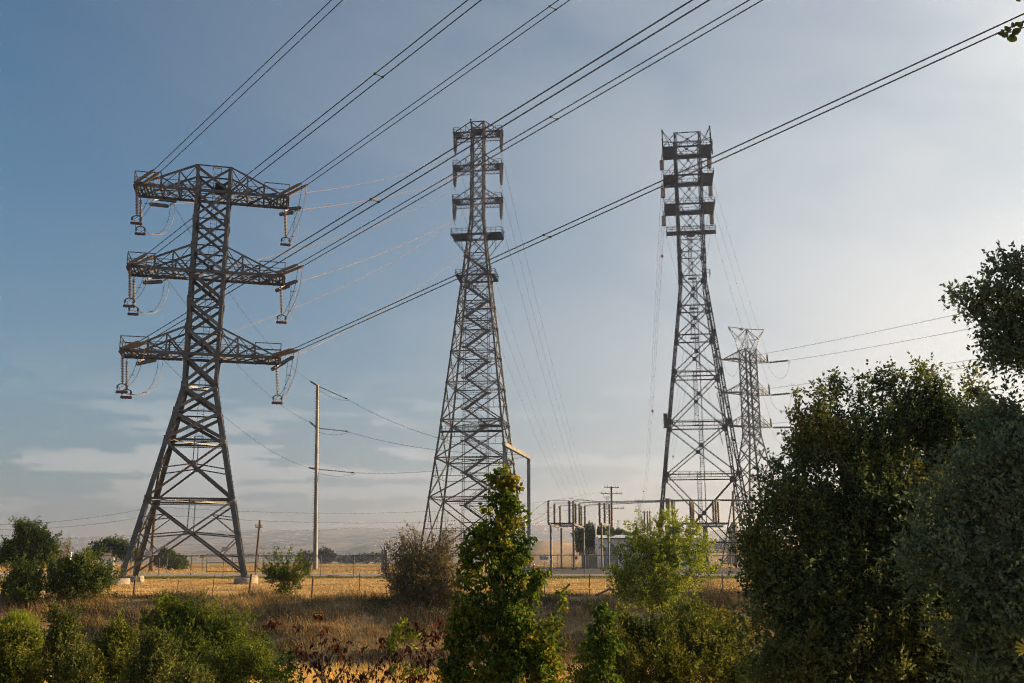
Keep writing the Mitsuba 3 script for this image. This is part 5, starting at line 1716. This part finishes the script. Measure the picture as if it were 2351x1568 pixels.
brush('dead_sapling', 'bare pinkish twigs of a dying sapling behind the bushes at the left', 'sapling', [(148, 1258, 16, 22, 95), (135, 1270, 14, 16, 95), (158, 1250, 8, 14, 95)], 60, 7, gp(145, 95, 0), 44, .02, leaves=500, L=.12, pal=[(.2, .13, .09), (.16, .12, .08)])
for lab, bl_, Yb, sd, nst in (('small upright green bush on the bank edge between the near pylon and the steel pole', [(655, 1318, 40, 24, 54.5), (630, 1322, 16, 16, 54.5), (682, 1318, 16, 18, 54.5), (658, 1350, 20, 26, 54.5), (655, 1375, 18, 14, 54.5)], 54.5, 51, 420),
                              ('wide dense green bush left of the near pylon\'s left foot', [(180, 1300, 48, 26, 51), (150, 1320, 40, 34, 51), (210, 1325, 44, 36, 51), (180, 1350, 60, 26, 51), (235, 1320, 18, 20, 51), (240, 1345, 14, 12, 51), (130, 1350, 26, 22, 51)], 51, 52, 1500),
                              ('round dark green bush beside the thick leaning post at the far left', [(55, 1330, 36, 24, 50), (40, 1350, 28, 26, 50), (75, 1345, 24, 24, 50), (55, 1370, 36, 16, 50)], 50, 53, 800)):
    plant('green_bush', lab, 'bush', bl_, nst, 11, .12, .42, BUSH, base=gp(bl_[0][0], Yb, -.3), seed=sd, sub=4, sprays=60, sprl=1.0, stray=.1, group='bushes on the bank edge', tl=.34, up=.5, shell=.5, trunk_r=.05, kids=14, twr=.01)
plant('field_tree', 'dark green tree with an uneven crown at the left edge of the field', 'tree', [(62, 1235, 34, 30, 78), (95, 1240, 28, 28, 78), (30, 1265, 32, 26, 78), (80, 1270, 44, 26, 78), (115, 1265, 20, 26, 78), (8, 1285, 20, 20, 78), (60, 1290, 50, 16, 78), (48, 1215, 12, 14, 78)], 3200, 10, .17, .45, BUSH, base=gp(62, 78, -.2), seed=54, tl=.45, sub=4, sprays=80, sprl=.6, stray=.06,
      up=.5, shell=.5, trunk_r=.2, kids=14, twr=.015)
plant('field_tree', 'low dark tree just left of the near pylon\'s left leg, behind the wide bush', 'tree', [(235, 1262, 26, 18, 150), (262, 1258, 22, 17, 150), (215, 1275, 18, 12, 150), (280, 1268, 18, 18, 150), (300, 1275, 22, 16, 150), (245, 1250, 14, 10, 150)], 1300, 9, .34, .5, OAK[:3], base=gp(250, 150, -.2), seed=55, tl=.7, sub=3, spires=2, up=.3, trunk_r=.2, kids=6, twr=.02)
plant('field_bush', 'rounded dark bush standing in the field between the near pylon\'s legs', 'bush', [(385, 1287, 26, 18, 160), (410, 1290, 24, 15, 160), (365, 1290, 14, 12, 160), (378, 1278, 12, 10, 160)], 1000, 9, .34, .5, BUSH, base=gp(390, 160, -.1), seed=56, tl=.6, sub=3, up=.3, trunk_r=.15, kids=5, twr=.02)
plant('yard_tree', 'round dark evergreen tree behind the left end of the white building', 'tree', [(1350, 1232, 30, 26, 215), (1390, 1228, 32, 22, 215), (1425, 1232, 22, 16, 215), (1335, 1252, 18, 22, 215), (1365, 1258, 26, 18, 215), (1405, 1250, 40, 20, 215)], 2600, 9, .5, .55, OAK[:2], base=gp(1365, 215, 0), seed=57, tl=.8, sub=3, up=.3, trunk_r=.3, kids=6, twr=.02)
k_ = 0
for lab, bl_, Yq in (('blue grey hazy tree at the far field edge just right of the steel pole', [(745, 1277, 14, 10, 520), (757, 1280, 10, 8, 520)], 520), ('blue grey hazy tree at the far field edge just left of the steel pole', [(705, 1282, 11, 8, 520), (694, 1285, 9, 6, 520)], 520),
                     ('long low hazy clump of trees at the field edge left of the dead brush', [(830, 1283, 22, 6, 620), (860, 1281, 22, 8, 620), (800, 1286, 26, 4, 620)], 620), ('hazy trees on the golden hill behind the T-shaped stand', [(1627, 1256, 7, 5, 830), (1636, 1250, 7, 7, 830), (1662, 1250, 12, 10, 830), (1648, 1257, 10, 4, 830)], 830)):
    k_ += 1
    plant('far_tree', lab, 'tree', bl_, 420, 9, 1.1, .6, FARG, base=[at(bl_[0][0], 1290, Yq)[0], Yq, -8.5], seed=60 + k_, tl=2.4, up=.3, trunk_r=.3, kids=3, twr=.05)
for i_, (gx, gy, gh, gr) in enumerate(((22, 59.5, 8, 3.6), (28.5, 61.5, 9.5, 4.6), (37, 63.5, 11, 5.2), (47, 66, 12.5, 6))):  # unseen oaks, added so that their shadows fall across the bank
    raw_ = np.array([[gx + dx * gr, gy + dy * gr * .7, gh * hz, gr * rr, gr * rr, gh * .28] for dx, dy, hz, rr in ((0, 0, .72, .75), (-.5, .2, .55, .6), (.5, -.1, .55, .6), (.1, .4, .45, .7), (-.1, -.4, .42, .7), (.0, 0, .25, .8))])
    plant('bank_oak', f'dark oak added behind the big oak to shade the bank, {("first", "second", "third", "fourth")[i_]} from the left', 'tree', [], 1500, 8, .42, .55, OAK[:3], base=[gx, gy, -.3], seed=130 + i_, raw=raw_, tl=.9, up=.3, sub=3, trunk_r=.3, kids=4, twr=.02, group='oaks added to shade the bank')
# bushes in front, at the lower left and the lower right
plant('big_green_bush', 'big rounded bright green bush on the slope at the lower left', 'bush',
      [(385, 1395, 36, 28, 32), (400, 1440, 60, 44, 32), (470, 1430, 56, 42, 32), (530, 1470, 60, 44, 32), (430, 1500, 80, 60, 31.5), (540, 1530, 66, 44, 31), (350, 1440, 28, 32, 32), (480, 1560, 90, 50, 30.5), (590, 1520, 40, 40, 30.5), (620, 1555, 26, 30, 30)],
      5200, 10, .085, .48, [(.046, .08, .016), (.088, .13, .022), (.165, .20, .032)], base=gp(470, 31.5, -3), seed=71, sub=5, subr=.38, sprays=170, sprl=.6, stray=.05, tl=.26, up=.5, shell=.42, trunk_r=.08, kids=20, twr=.008)
cols_ = [('small leaved shoot bush at the bottom left, first from the left edge', [(40, 1532, 39, 50, 15), (30, 1587, 46, 50, 15), (15, 1502, 18, 40, 15)], 81),
         ('small leaved shoot bush at the bottom left, second from left, with the tallest spire', [(150, 1472, 23, 40, 15.5), (140, 1522, 34, 50, 15.5), (160, 1582, 46, 50, 15.2), (120, 1428, 7, 18, 15.5), (172, 1433, 7, 24, 15.5)], 82),
         ('small leaved shoot bush at the bottom left, third from the left edge', [(262, 1492, 26, 34, 16), (280, 1532, 34, 48, 16), (250, 1582, 46, 50, 15.6), (272, 1443, 9, 20, 16), (225, 1522, 15, 34, 16)], 83),
         ('small leaved shoot bush at the bottom left, next to the big green bush', [(345, 1532, 31, 44, 15), (330, 1582, 46, 44, 15), (365, 1562, 39, 50, 15), (330, 1478, 9, 20, 15), (370, 1483, 7, 22, 15), (430, 1592, 31, 30, 14.6)], 84)]
for lab, bl_, sd in cols_:
    plant('shoot_bush', lab, 'bush', bl_, 1300, 9, .048, .5, COYOTE if sd % 2 else [(.055, .08, .026), (.10, .125, .036), (.18, .19, .05)], seed=sd, sub=3, subr=.3, core_r=.45, spires=5, sprays=110, sprl=.85, stray=.06, group='small leaved bushes at the bottom left', tl=.2, up=.9, shell=.5, trunk_r=.03, kids=26, twr=.0045, thr=.36, ns=.3)
rngb = np.random.default_rng(90)
kb = thing('broom_bush', 'bright yellow green feathery bush at the left edge above the bottom row', 'bush')
Bb = px_blobs([(42, 1450, 40, 36, 22), (70, 1480, 26, 34, 22), (15, 1480, 24, 34, 22)])
pb_, db_ = pick(rngb, Bb, 9000, .5)
vb_, Fb_, mb_ = leaf_mesh(rngb, pb_, np.array([0, 0, 1.0]) + db_ * .35 + rngb.normal(size=pb_.shape) * .25, .17 * rngb.uniform(.6, 1.3, len(pb_)), .07)
pbc = np.array(BROOM)[rngb.integers(0, 2, len(pb_))] * rngb.uniform(.7, 1.2, (len(pb_), 1))
put(f'{kb}__foliage', (vb_.reshape(-1, 3), Fb_), 'leaf', color=np.repeat(pbc, mb_, 0))
mb = MB()
for q in pb_[:60]:
    stems(mb, rngb, np.array([Bb[0, 0], 22, -2.0]) + rngb.normal(size=3) * [.2, .2, 0], q, .012, .004, 5, .2, 4)
put(f'{kb}__stems', mb.mesh(), 'bark', kind='stuff')
plant('small_leaf_bush', 'wide bush of small sunlit leaves at the bottom, left of the big oak', 'bush',
      [(1400, 1530, 40, 40, 16), (1450, 1480, 40, 40, 16.5), (1430, 1570, 70, 50, 16), (1520, 1500, 50, 50, 16.5), (1540, 1570, 90, 60, 16), (1600, 1480, 44, 44, 16.8), (1640, 1540, 60, 60, 16.5), (1690, 1500, 40, 50, 16.8), (1700, 1580, 70, 50, 16.3), (1450, 1455, 18, 26, 16.5), (1530, 1455, 14, 24, 16.5), (1590, 1440, 14, 22, 16.8),
       (1355, 1580, 40, 40, 15.6), (1660, 1470, 14, 26, 16.8), (1560, 1450, 12, 20, 16.8)],
      4600, 9, .052, .5, COYOTE, base=[2.5, 16.2, -1.5], seed=91, sub=5, subr=.32, core_r=.5, spires=3, sprays=260, sprl=1.1, stray=.06, tl=.2, up=.8, shell=.5, trunk_r=.04, kids=24, twr=.0045, thr=.3, ns=.45)
plant('slope_bush', 'dull olive bush on the far slope between the dry brush and the small leaved bush', 'bush', [(1590, 1415, 44, 26, 38), (1560, 1420, 30, 22, 38), (1630, 1425, 30, 22, 38), (1605, 1395, 20, 16, 38)], 900, 9, .08, .45, BUSH, base=gp(1590, 38, -2.6), seed=92, tl=.3, up=.5, trunk_r=.05, kids=8, twr=.008)
plant('slope_bush', 'small yellowish bush beside the lower left edge of the big oak', 'bush', [(1662, 1422, 24, 18, 36), (1655, 1435, 28, 16, 36)], 320, 9, .08, .45, [(.12, .12, .025), (.2, .16, .03)], base=gp(1660, 36, -2.6), seed=93, tl=.26, up=.5, trunk_r=.04, kids=6, twr=.008)
# red leaved branches
for lab, main, bl_, sd, n1, npt in (('sparse branches with hanging dark red leaves at the bottom, right of the big green bush',
                               [((738, 1580), (742, 1500), (738, 1440), (736, 1412)), ((750, 1580), (700, 1500), (665, 1455), (625, 1430)), ((760, 1580), (790, 1530), (800, 1490), (815, 1470)), ((740, 1540), (770, 1490), (790, 1470)), ((700, 1500), (690, 1460), (688, 1430))],
                               [(735, 1412, 16, 14, 12), (625, 1428, 16, 10, 12), (738, 1450, 22, 30, 12), (690, 1495, 40, 30, 12), (730, 1520, 44, 40, 12), (800, 1520, 30, 30, 12), (770, 1480, 26, 22, 12), (690, 1440, 14, 20, 12), (760, 1560, 60, 20, 12), (860, 1500, 16, 16, 12)], 101, 150, 200),
                              ('branches with dark red leaves and a few bright green sprigs left of the central tree',
                               [((870, 1580), (905, 1530), (960, 1480), (1010, 1450)), ((900, 1580), (960, 1540), (1020, 1500)), ((840, 1570), (880, 1500), (920, 1440)), ((905, 1530), (890, 1480), (875, 1465))],
                               [(960, 1440, 40, 24, 12.4), (1000, 1460, 34, 34, 12.4), (930, 1490, 50, 36, 12.4), (985, 1510, 44, 36, 12.4), (890, 1540, 50, 30, 12.4), (1010, 1420, 20, 16, 12.4), (830, 1550, 40, 24, 12.4), (880, 1470, 20, 20, 12.4), (960, 1555, 60, 20, 12.4)], 102, 260, 220)):
    rng = np.random.default_rng(sd)
    key = thing('red_leaf_shrub', lab, 'shrub', 'red leaved shrubs')
    Yq = bl_[0][4]
    nodes = []
    for path in main:
        pts = np.array([at(u, v, Yq + rng.normal() * .1) for u, v in path])
        tt = np.linspace(0, len(pts) - 1, 14)
        pts = np.stack([np.interp(tt, np.arange(len(pts)), pts[:, j]) for j in range(3)], 1) + rng.normal(size=(14, 3)) * .008
        put(f'{key}__branch', MB().tube(pts, np.linspace(.012, .004, 14), 6).mesh(), 'bark', True)
        nodes.append(pts)
    nodes = np.vstack(nodes)
    B = px_blobs(bl_)
    B[:, 4] = .35
    p, d = pick(rng, B, n1, .6)
    mb = MB()
    lbs, lds = [], []
    for q, dd in zip(p, d):
        s = nodes[np.argmin(((nodes - q) ** 2).sum(1))]
        c = stems(mb, rng, s, q, .004, .0018, 5, .25, 3)
        for _ in range(rng.integers(2, 5)):
            lbs.append(c[rng.integers(2, 5)] + rng.normal(size=3) * .012)
            lds.append(np.array([0, 0, -1.0]) + rng.normal(size=3) * .38)
    put(f'{key}__twigs', mb.mesh(), 'bark', True, kind='stuff')
    lbs, lds = np.array(lbs), np.array(lds)
    v, F, m = leaf_mesh(rng, lbs, lds, .056 * rng.uniform(.65, 1.3, len(lbs)), .48, .3, True)
    pal = np.array(RED)
    col = pal[rng.integers(0, 3, len(lbs))] * rng.uniform(.7, 1.3, (len(lbs), 1))
    F0 = F[:6]
    for q in range(min(npt, len(lbs))):
        put(f'{key}__leaf', (v[q], F0), 'leaf', color=np.repeat(col[q:q + 1], m, 0))
    if len(lbs) > npt:
        put(f'{key}__leaf_mass', (v[npt:].reshape(-1, 3), F[:6 * (len(lbs) - npt)]), 'leaf', color=np.repeat(col[npt:], m, 0), kind='stuff')
plant('green_sprig', 'bright green star shaped leaf sprigs among the dark red leaves left of the central tree', 'shrub', [(925, 1450, 24, 20, 12.3), (905, 1480, 20, 16, 12.3), (950, 1470, 20, 18, 12.3), (935, 1540, 40, 22, 12.3), (900, 1450, 14, 14, 12.3)], 60, 7, .075, .3, LIGHT, seed=103, tl=.03, up=.2, spread=1.6, fine=True, leaf_parts=110, trunk_r=.008,
      base=at(890, 1590, 12.4), kids=4, twr=.003)
plant('green_sprig', 'small green leafy twigs between the big green bush and the first red leaved shrub', 'shrub', [(672, 1500, 20, 18, 12.1), (660, 1530, 34, 24, 12.1), (650, 1560, 40, 20, 12.1), (612, 1480, 14, 18, 12.1)], 120, 7, .05, .45, PEAR[:3], seed=104, tl=.1, up=.3, spread=1.2, trunk_r=.008, base=at(650, 1590, 12.1), kids=6, twr=.003)

# leaf sprig hanging into the top right corner
key = thing('leaf_sprig', 'small dark sprig of round leaves hanging into the top right corner of the sky', 'sprig')
z6 = lambda X, Y: P4(X, Y, 5.2275, 3600, 0)
rng = np.random.default_rng(120)
for path in (((2200, 430), (2070, 460), (1960, 500), (1850, 560)), ((2200, 520), (2090, 560), (1980, 590), (1850, 650), (1720, 665), (1600, 690)), ((1960, 590), (1900, 680), (1850, 800))):
    put(f'{key}__twig', MB().tube([at(*z6(*q), 6.0) for q in path], .004, 6).mesh(), 'bark', True)
put(f'{key}__branch', MB().tube([at(*z6(2200, 470), 6.0), at(*z6(2200, 470), 6.0) + [.5, .7, .05], at(2520, 260, 8.0), at(2600, 430, 9.4)], [.005, .010, .018, .03], 7).mesh(), 'bark', True)
for (X0, Y0, X1, Y1, w) in ((2075, 465, 1915, 490, .75), (1905, 560, 1850, 445, .6), (1845, 600, 1690, 545, .8), (2040, 570, 1860, 625, .55), (1990, 600, 1860, 690, .5), (1700, 650, 1625, 590, .6), (1720, 665, 1555, 685, .4), (1770, 660, 1650, 750, .5), (1900, 680, 1795, 745, .5), (1880, 690, 1830, 850, .75), (2010, -40, 1955, 15, .6), (2120, 440, 2200, 400, .7)):
    a, b = at(*z6(X0, Y0), 6.0), at(*z6(X1, Y1), 6.0 - .02)
    L = np.linalg.norm(b - a)
    d = (b - a) / L
    s = unit(np.cross(d, np.array([.25, 1.0, -.2]))[None])[0]
    n_ = np.cross(s, d)
    q = np.linspace(0, 1, 7)
    half = L * w * .55 * np.sin(np.pi * q ** .85)
    rows_ = [a + d * L * t_ + n_ * (.12 * L * math.sin(t_ * 2.6)) for t_ in q]
    vv = np.array([r_ + s * h * e + n_ * abs(e) * h * .18 for r_, h in zip(rows_, half) for e in (-1, 0, 1)])
    ff = []
    for i in range(6):
        for j in range(2):
            o = i * 3 + j
            ff += [[o, o + 1, o + 4], [o, o + 4, o + 3]]
    put(f'{key}__leaf', (vv, ff), 'leaf', True, color=np.tile([.05, .075, .02], (len(vv), 1)))

brush('fallen_branches', 'dark fallen branches lying in the grass of the bank above the bottom left bushes', 'branches', [(262, 1398, 26, 5, 47), (310, 1400, 30, 6, 47)], 40, 6, gp(330, 47, -1.9), 46, .02, bark='wood_dark')
key = thing('yellow_frond', 'small yellow green frond poking in at the right edge of the big bluish oak', 'leaf')
vv, ff = MB(), None
a = at(2365, 1492, 7.5)
for i_, (uu, vq) in enumerate(((2333, 1474), (2330, 1484), (2332, 1495), (2338, 1504), (2345, 1466))):
    b = at(uu, vq, 7.45)
    vv.beam(a, b, .016, .003, (0, 1, .2))
vv.tube([a, a + [.25, .1, -.5], [a[0] + .5, a[1] + .2, float(zg(a[0], a[1])) - .1]], .012, 5)
put(key, vv.mesh(), 'leaf', color=np.tile([.42, .40, .07], (vv.n, 1)))

# ------------------------------------------------------------------ dry grass


def blades(rng, P, h, w, lean, pal, seg=2, wind=(-.25, -.05)):
    n = len(P)
    a = rng.uniform(0, 2 * np.pi, n)
    s = np.stack([np.cos(a), np.sin(a), 0 * a], 1)
    ln = np.stack([rng.normal(size=n) * lean + wind[0], rng.normal(size=n) * lean + wind[1], 0 * a], 1) * h[:, None]
    H = np.stack([0 * a, 0 * a, h], 1)
    w = w[:, None]
    if seg == 2:
        m_ = P + H * .55 + ln * .35
        v = np.stack([P - s * w, P + s * w, m_ + s * w * .7, m_ - s * w * .7, P + H + ln], 1)
        f = np.array([[0, 1, 2], [0, 2, 3], [3, 2, 4]])
    else:
        v = np.stack([P - s * w, P + s * w, P + H + ln], 1)
        f = np.array([[0, 1, 2]])
    m = v.shape[1]
    F = (f[None] + (np.arange(n) * m)[:, None, None]).reshape(-1, 3)
    pal = np.array(pal)
    tone = np.clip(vfbm(P * [.35, .35, 0] + 3, 3, 5) * 1.6 - .3 + rng.normal(size=n) * .25, 0, .999) * (len(pal) - 1)
    i0 = tone.astype(int)
    fr = (tone - i0)[:, None]
    c = (pal[i0] * (1 - fr) + pal[i0 + 1] * fr) * rng.uniform(.75, 1.25, (n, 1))
    return v.reshape(-1, 3), F, np.repeat(c, m, 0)


rng = np.random.default_rng(200)


def scatter(n, x0, x1, y0, y1, cone=True):
    y = rng.uniform(y0, y1, n)
    x = rng.uniform(-1, 1, n) * (y * .56 + 1.5) if cone else rng.uniform(x0, x1, n)
    P = np.stack([x, y, 0 * x], 1)
    P[:, 2] = zg(x, y) - .02
    return P


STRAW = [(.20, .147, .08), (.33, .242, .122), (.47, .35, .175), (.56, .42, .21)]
P = scatter(210000, 0, 0, 41, 57.5)
e = bank_edge(P[:, 0])
P = P[P[:, 1] < e + .8]
cl = vfbm(P * [.9, .9, 0], 3, 77)
P = P[rng.uniform(size=len(P)) < np.clip((cl - .3) * 3.2, .12, 1)]
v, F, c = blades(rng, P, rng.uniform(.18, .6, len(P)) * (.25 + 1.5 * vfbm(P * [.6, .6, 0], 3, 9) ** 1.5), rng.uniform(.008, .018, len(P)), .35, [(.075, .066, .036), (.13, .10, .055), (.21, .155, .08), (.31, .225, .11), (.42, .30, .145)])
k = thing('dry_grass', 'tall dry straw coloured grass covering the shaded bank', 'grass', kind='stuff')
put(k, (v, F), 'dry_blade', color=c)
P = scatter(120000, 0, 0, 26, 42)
v, F, c = blades(rng, P, rng.uniform(.3, .8, len(P)), rng.uniform(.008, .016, len(P)), .35, [(.46, .33, .13), (.62, .45, .18), (.70, .52, .22)])  # brighter straw palette: sunlight on the ditch floor put into the colour
k = thing('dry_grass', 'golden grass at the bottom of the ditch, sunlight painted into its colour', 'grass', kind='stuff')
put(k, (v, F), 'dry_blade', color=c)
P = scatter(520000, 0, 0, 54, 106)
e = bank_edge(P[:, 0])
P = P[(P[:, 1] > e) & (rng.uniform(size=len(P)) < np.clip((vfbm(P * [.25, .7, 0], 4, 71) - .36) * 4, .06, 1))]
hgt = rng.uniform(.05, .2, len(P)) * (.3 + 1.4 * vfbm(P * [.3, .6, 0], 3, 15))
v, F, c = blades(rng, P, hgt, rng.uniform(.015, .035, len(P)), .6, STRAW[1:], 1)
k = thing('field_stubble', 'short golden mown grass stubble of the field around the near pylon', 'grass', kind='stuff')
put(k, (v, F), 'dry_blade', color=c)
P = scatter(160000, 0, 0, 122, 240)
P = P[(P[:, 0] < -4) | (P[:, 1] > 180)]
v, F, c = blades(rng, P, rng.uniform(.08, .3, len(P)), rng.uniform(.03, .07, len(P)), .5, STRAW[1:], 1)
k = thing('field_stubble', 'golden grass of the field beyond the road', 'grass', kind='stuff')
put(k, (v, F), 'dry_blade', color=c)
P = scatter(60000, 0, 0, 98, 104.2)
P = P[(vfbm(P * [.12, .5, 0], 3, 33) > .42)]
v, F, c = blades(rng, P, rng.uniform(.1, .34, len(P)), rng.uniform(.02, .04, len(P)), .5, [(.07, .10, .025), (.11, .14, .035), (.16, .16, .05)], 1)
k = thing('green_verge', 'strip of short green weeds along the near edge of the road', 'grass', kind='stuff')
put(k, (v, F), 'dry_blade', color=c)

# ------------------------------------------------------------------ haze, camera
scene['air'] = {'type': 'homogeneous', 'albedo': {'type': 'rgb', 'value': [.92, .92, 1.0]}, 'sigma_t': {'type': 'rgb', 'value': [HAZE * .85, HAZE, HAZE * 1.2]}, 'phase': {'type': 'hg', 'g': .8}}
labels['haze'] = {'label': 'thin pale haze filling the whole valley up to the hills', 'category': 'haze', 'kind': 'stuff'}
scene['haze'] = {'type': 'cube', 'to_world': T().translate([0, 3000, 102]).scale([8800, 5600, 120]), 'bsdf': {'type': 'null'}, 'interior': {'type': 'ref', 'id': 'air'}}
camera['medium'] = {'type': 'ref', 'id': 'air'}
scene['camera'] = camera
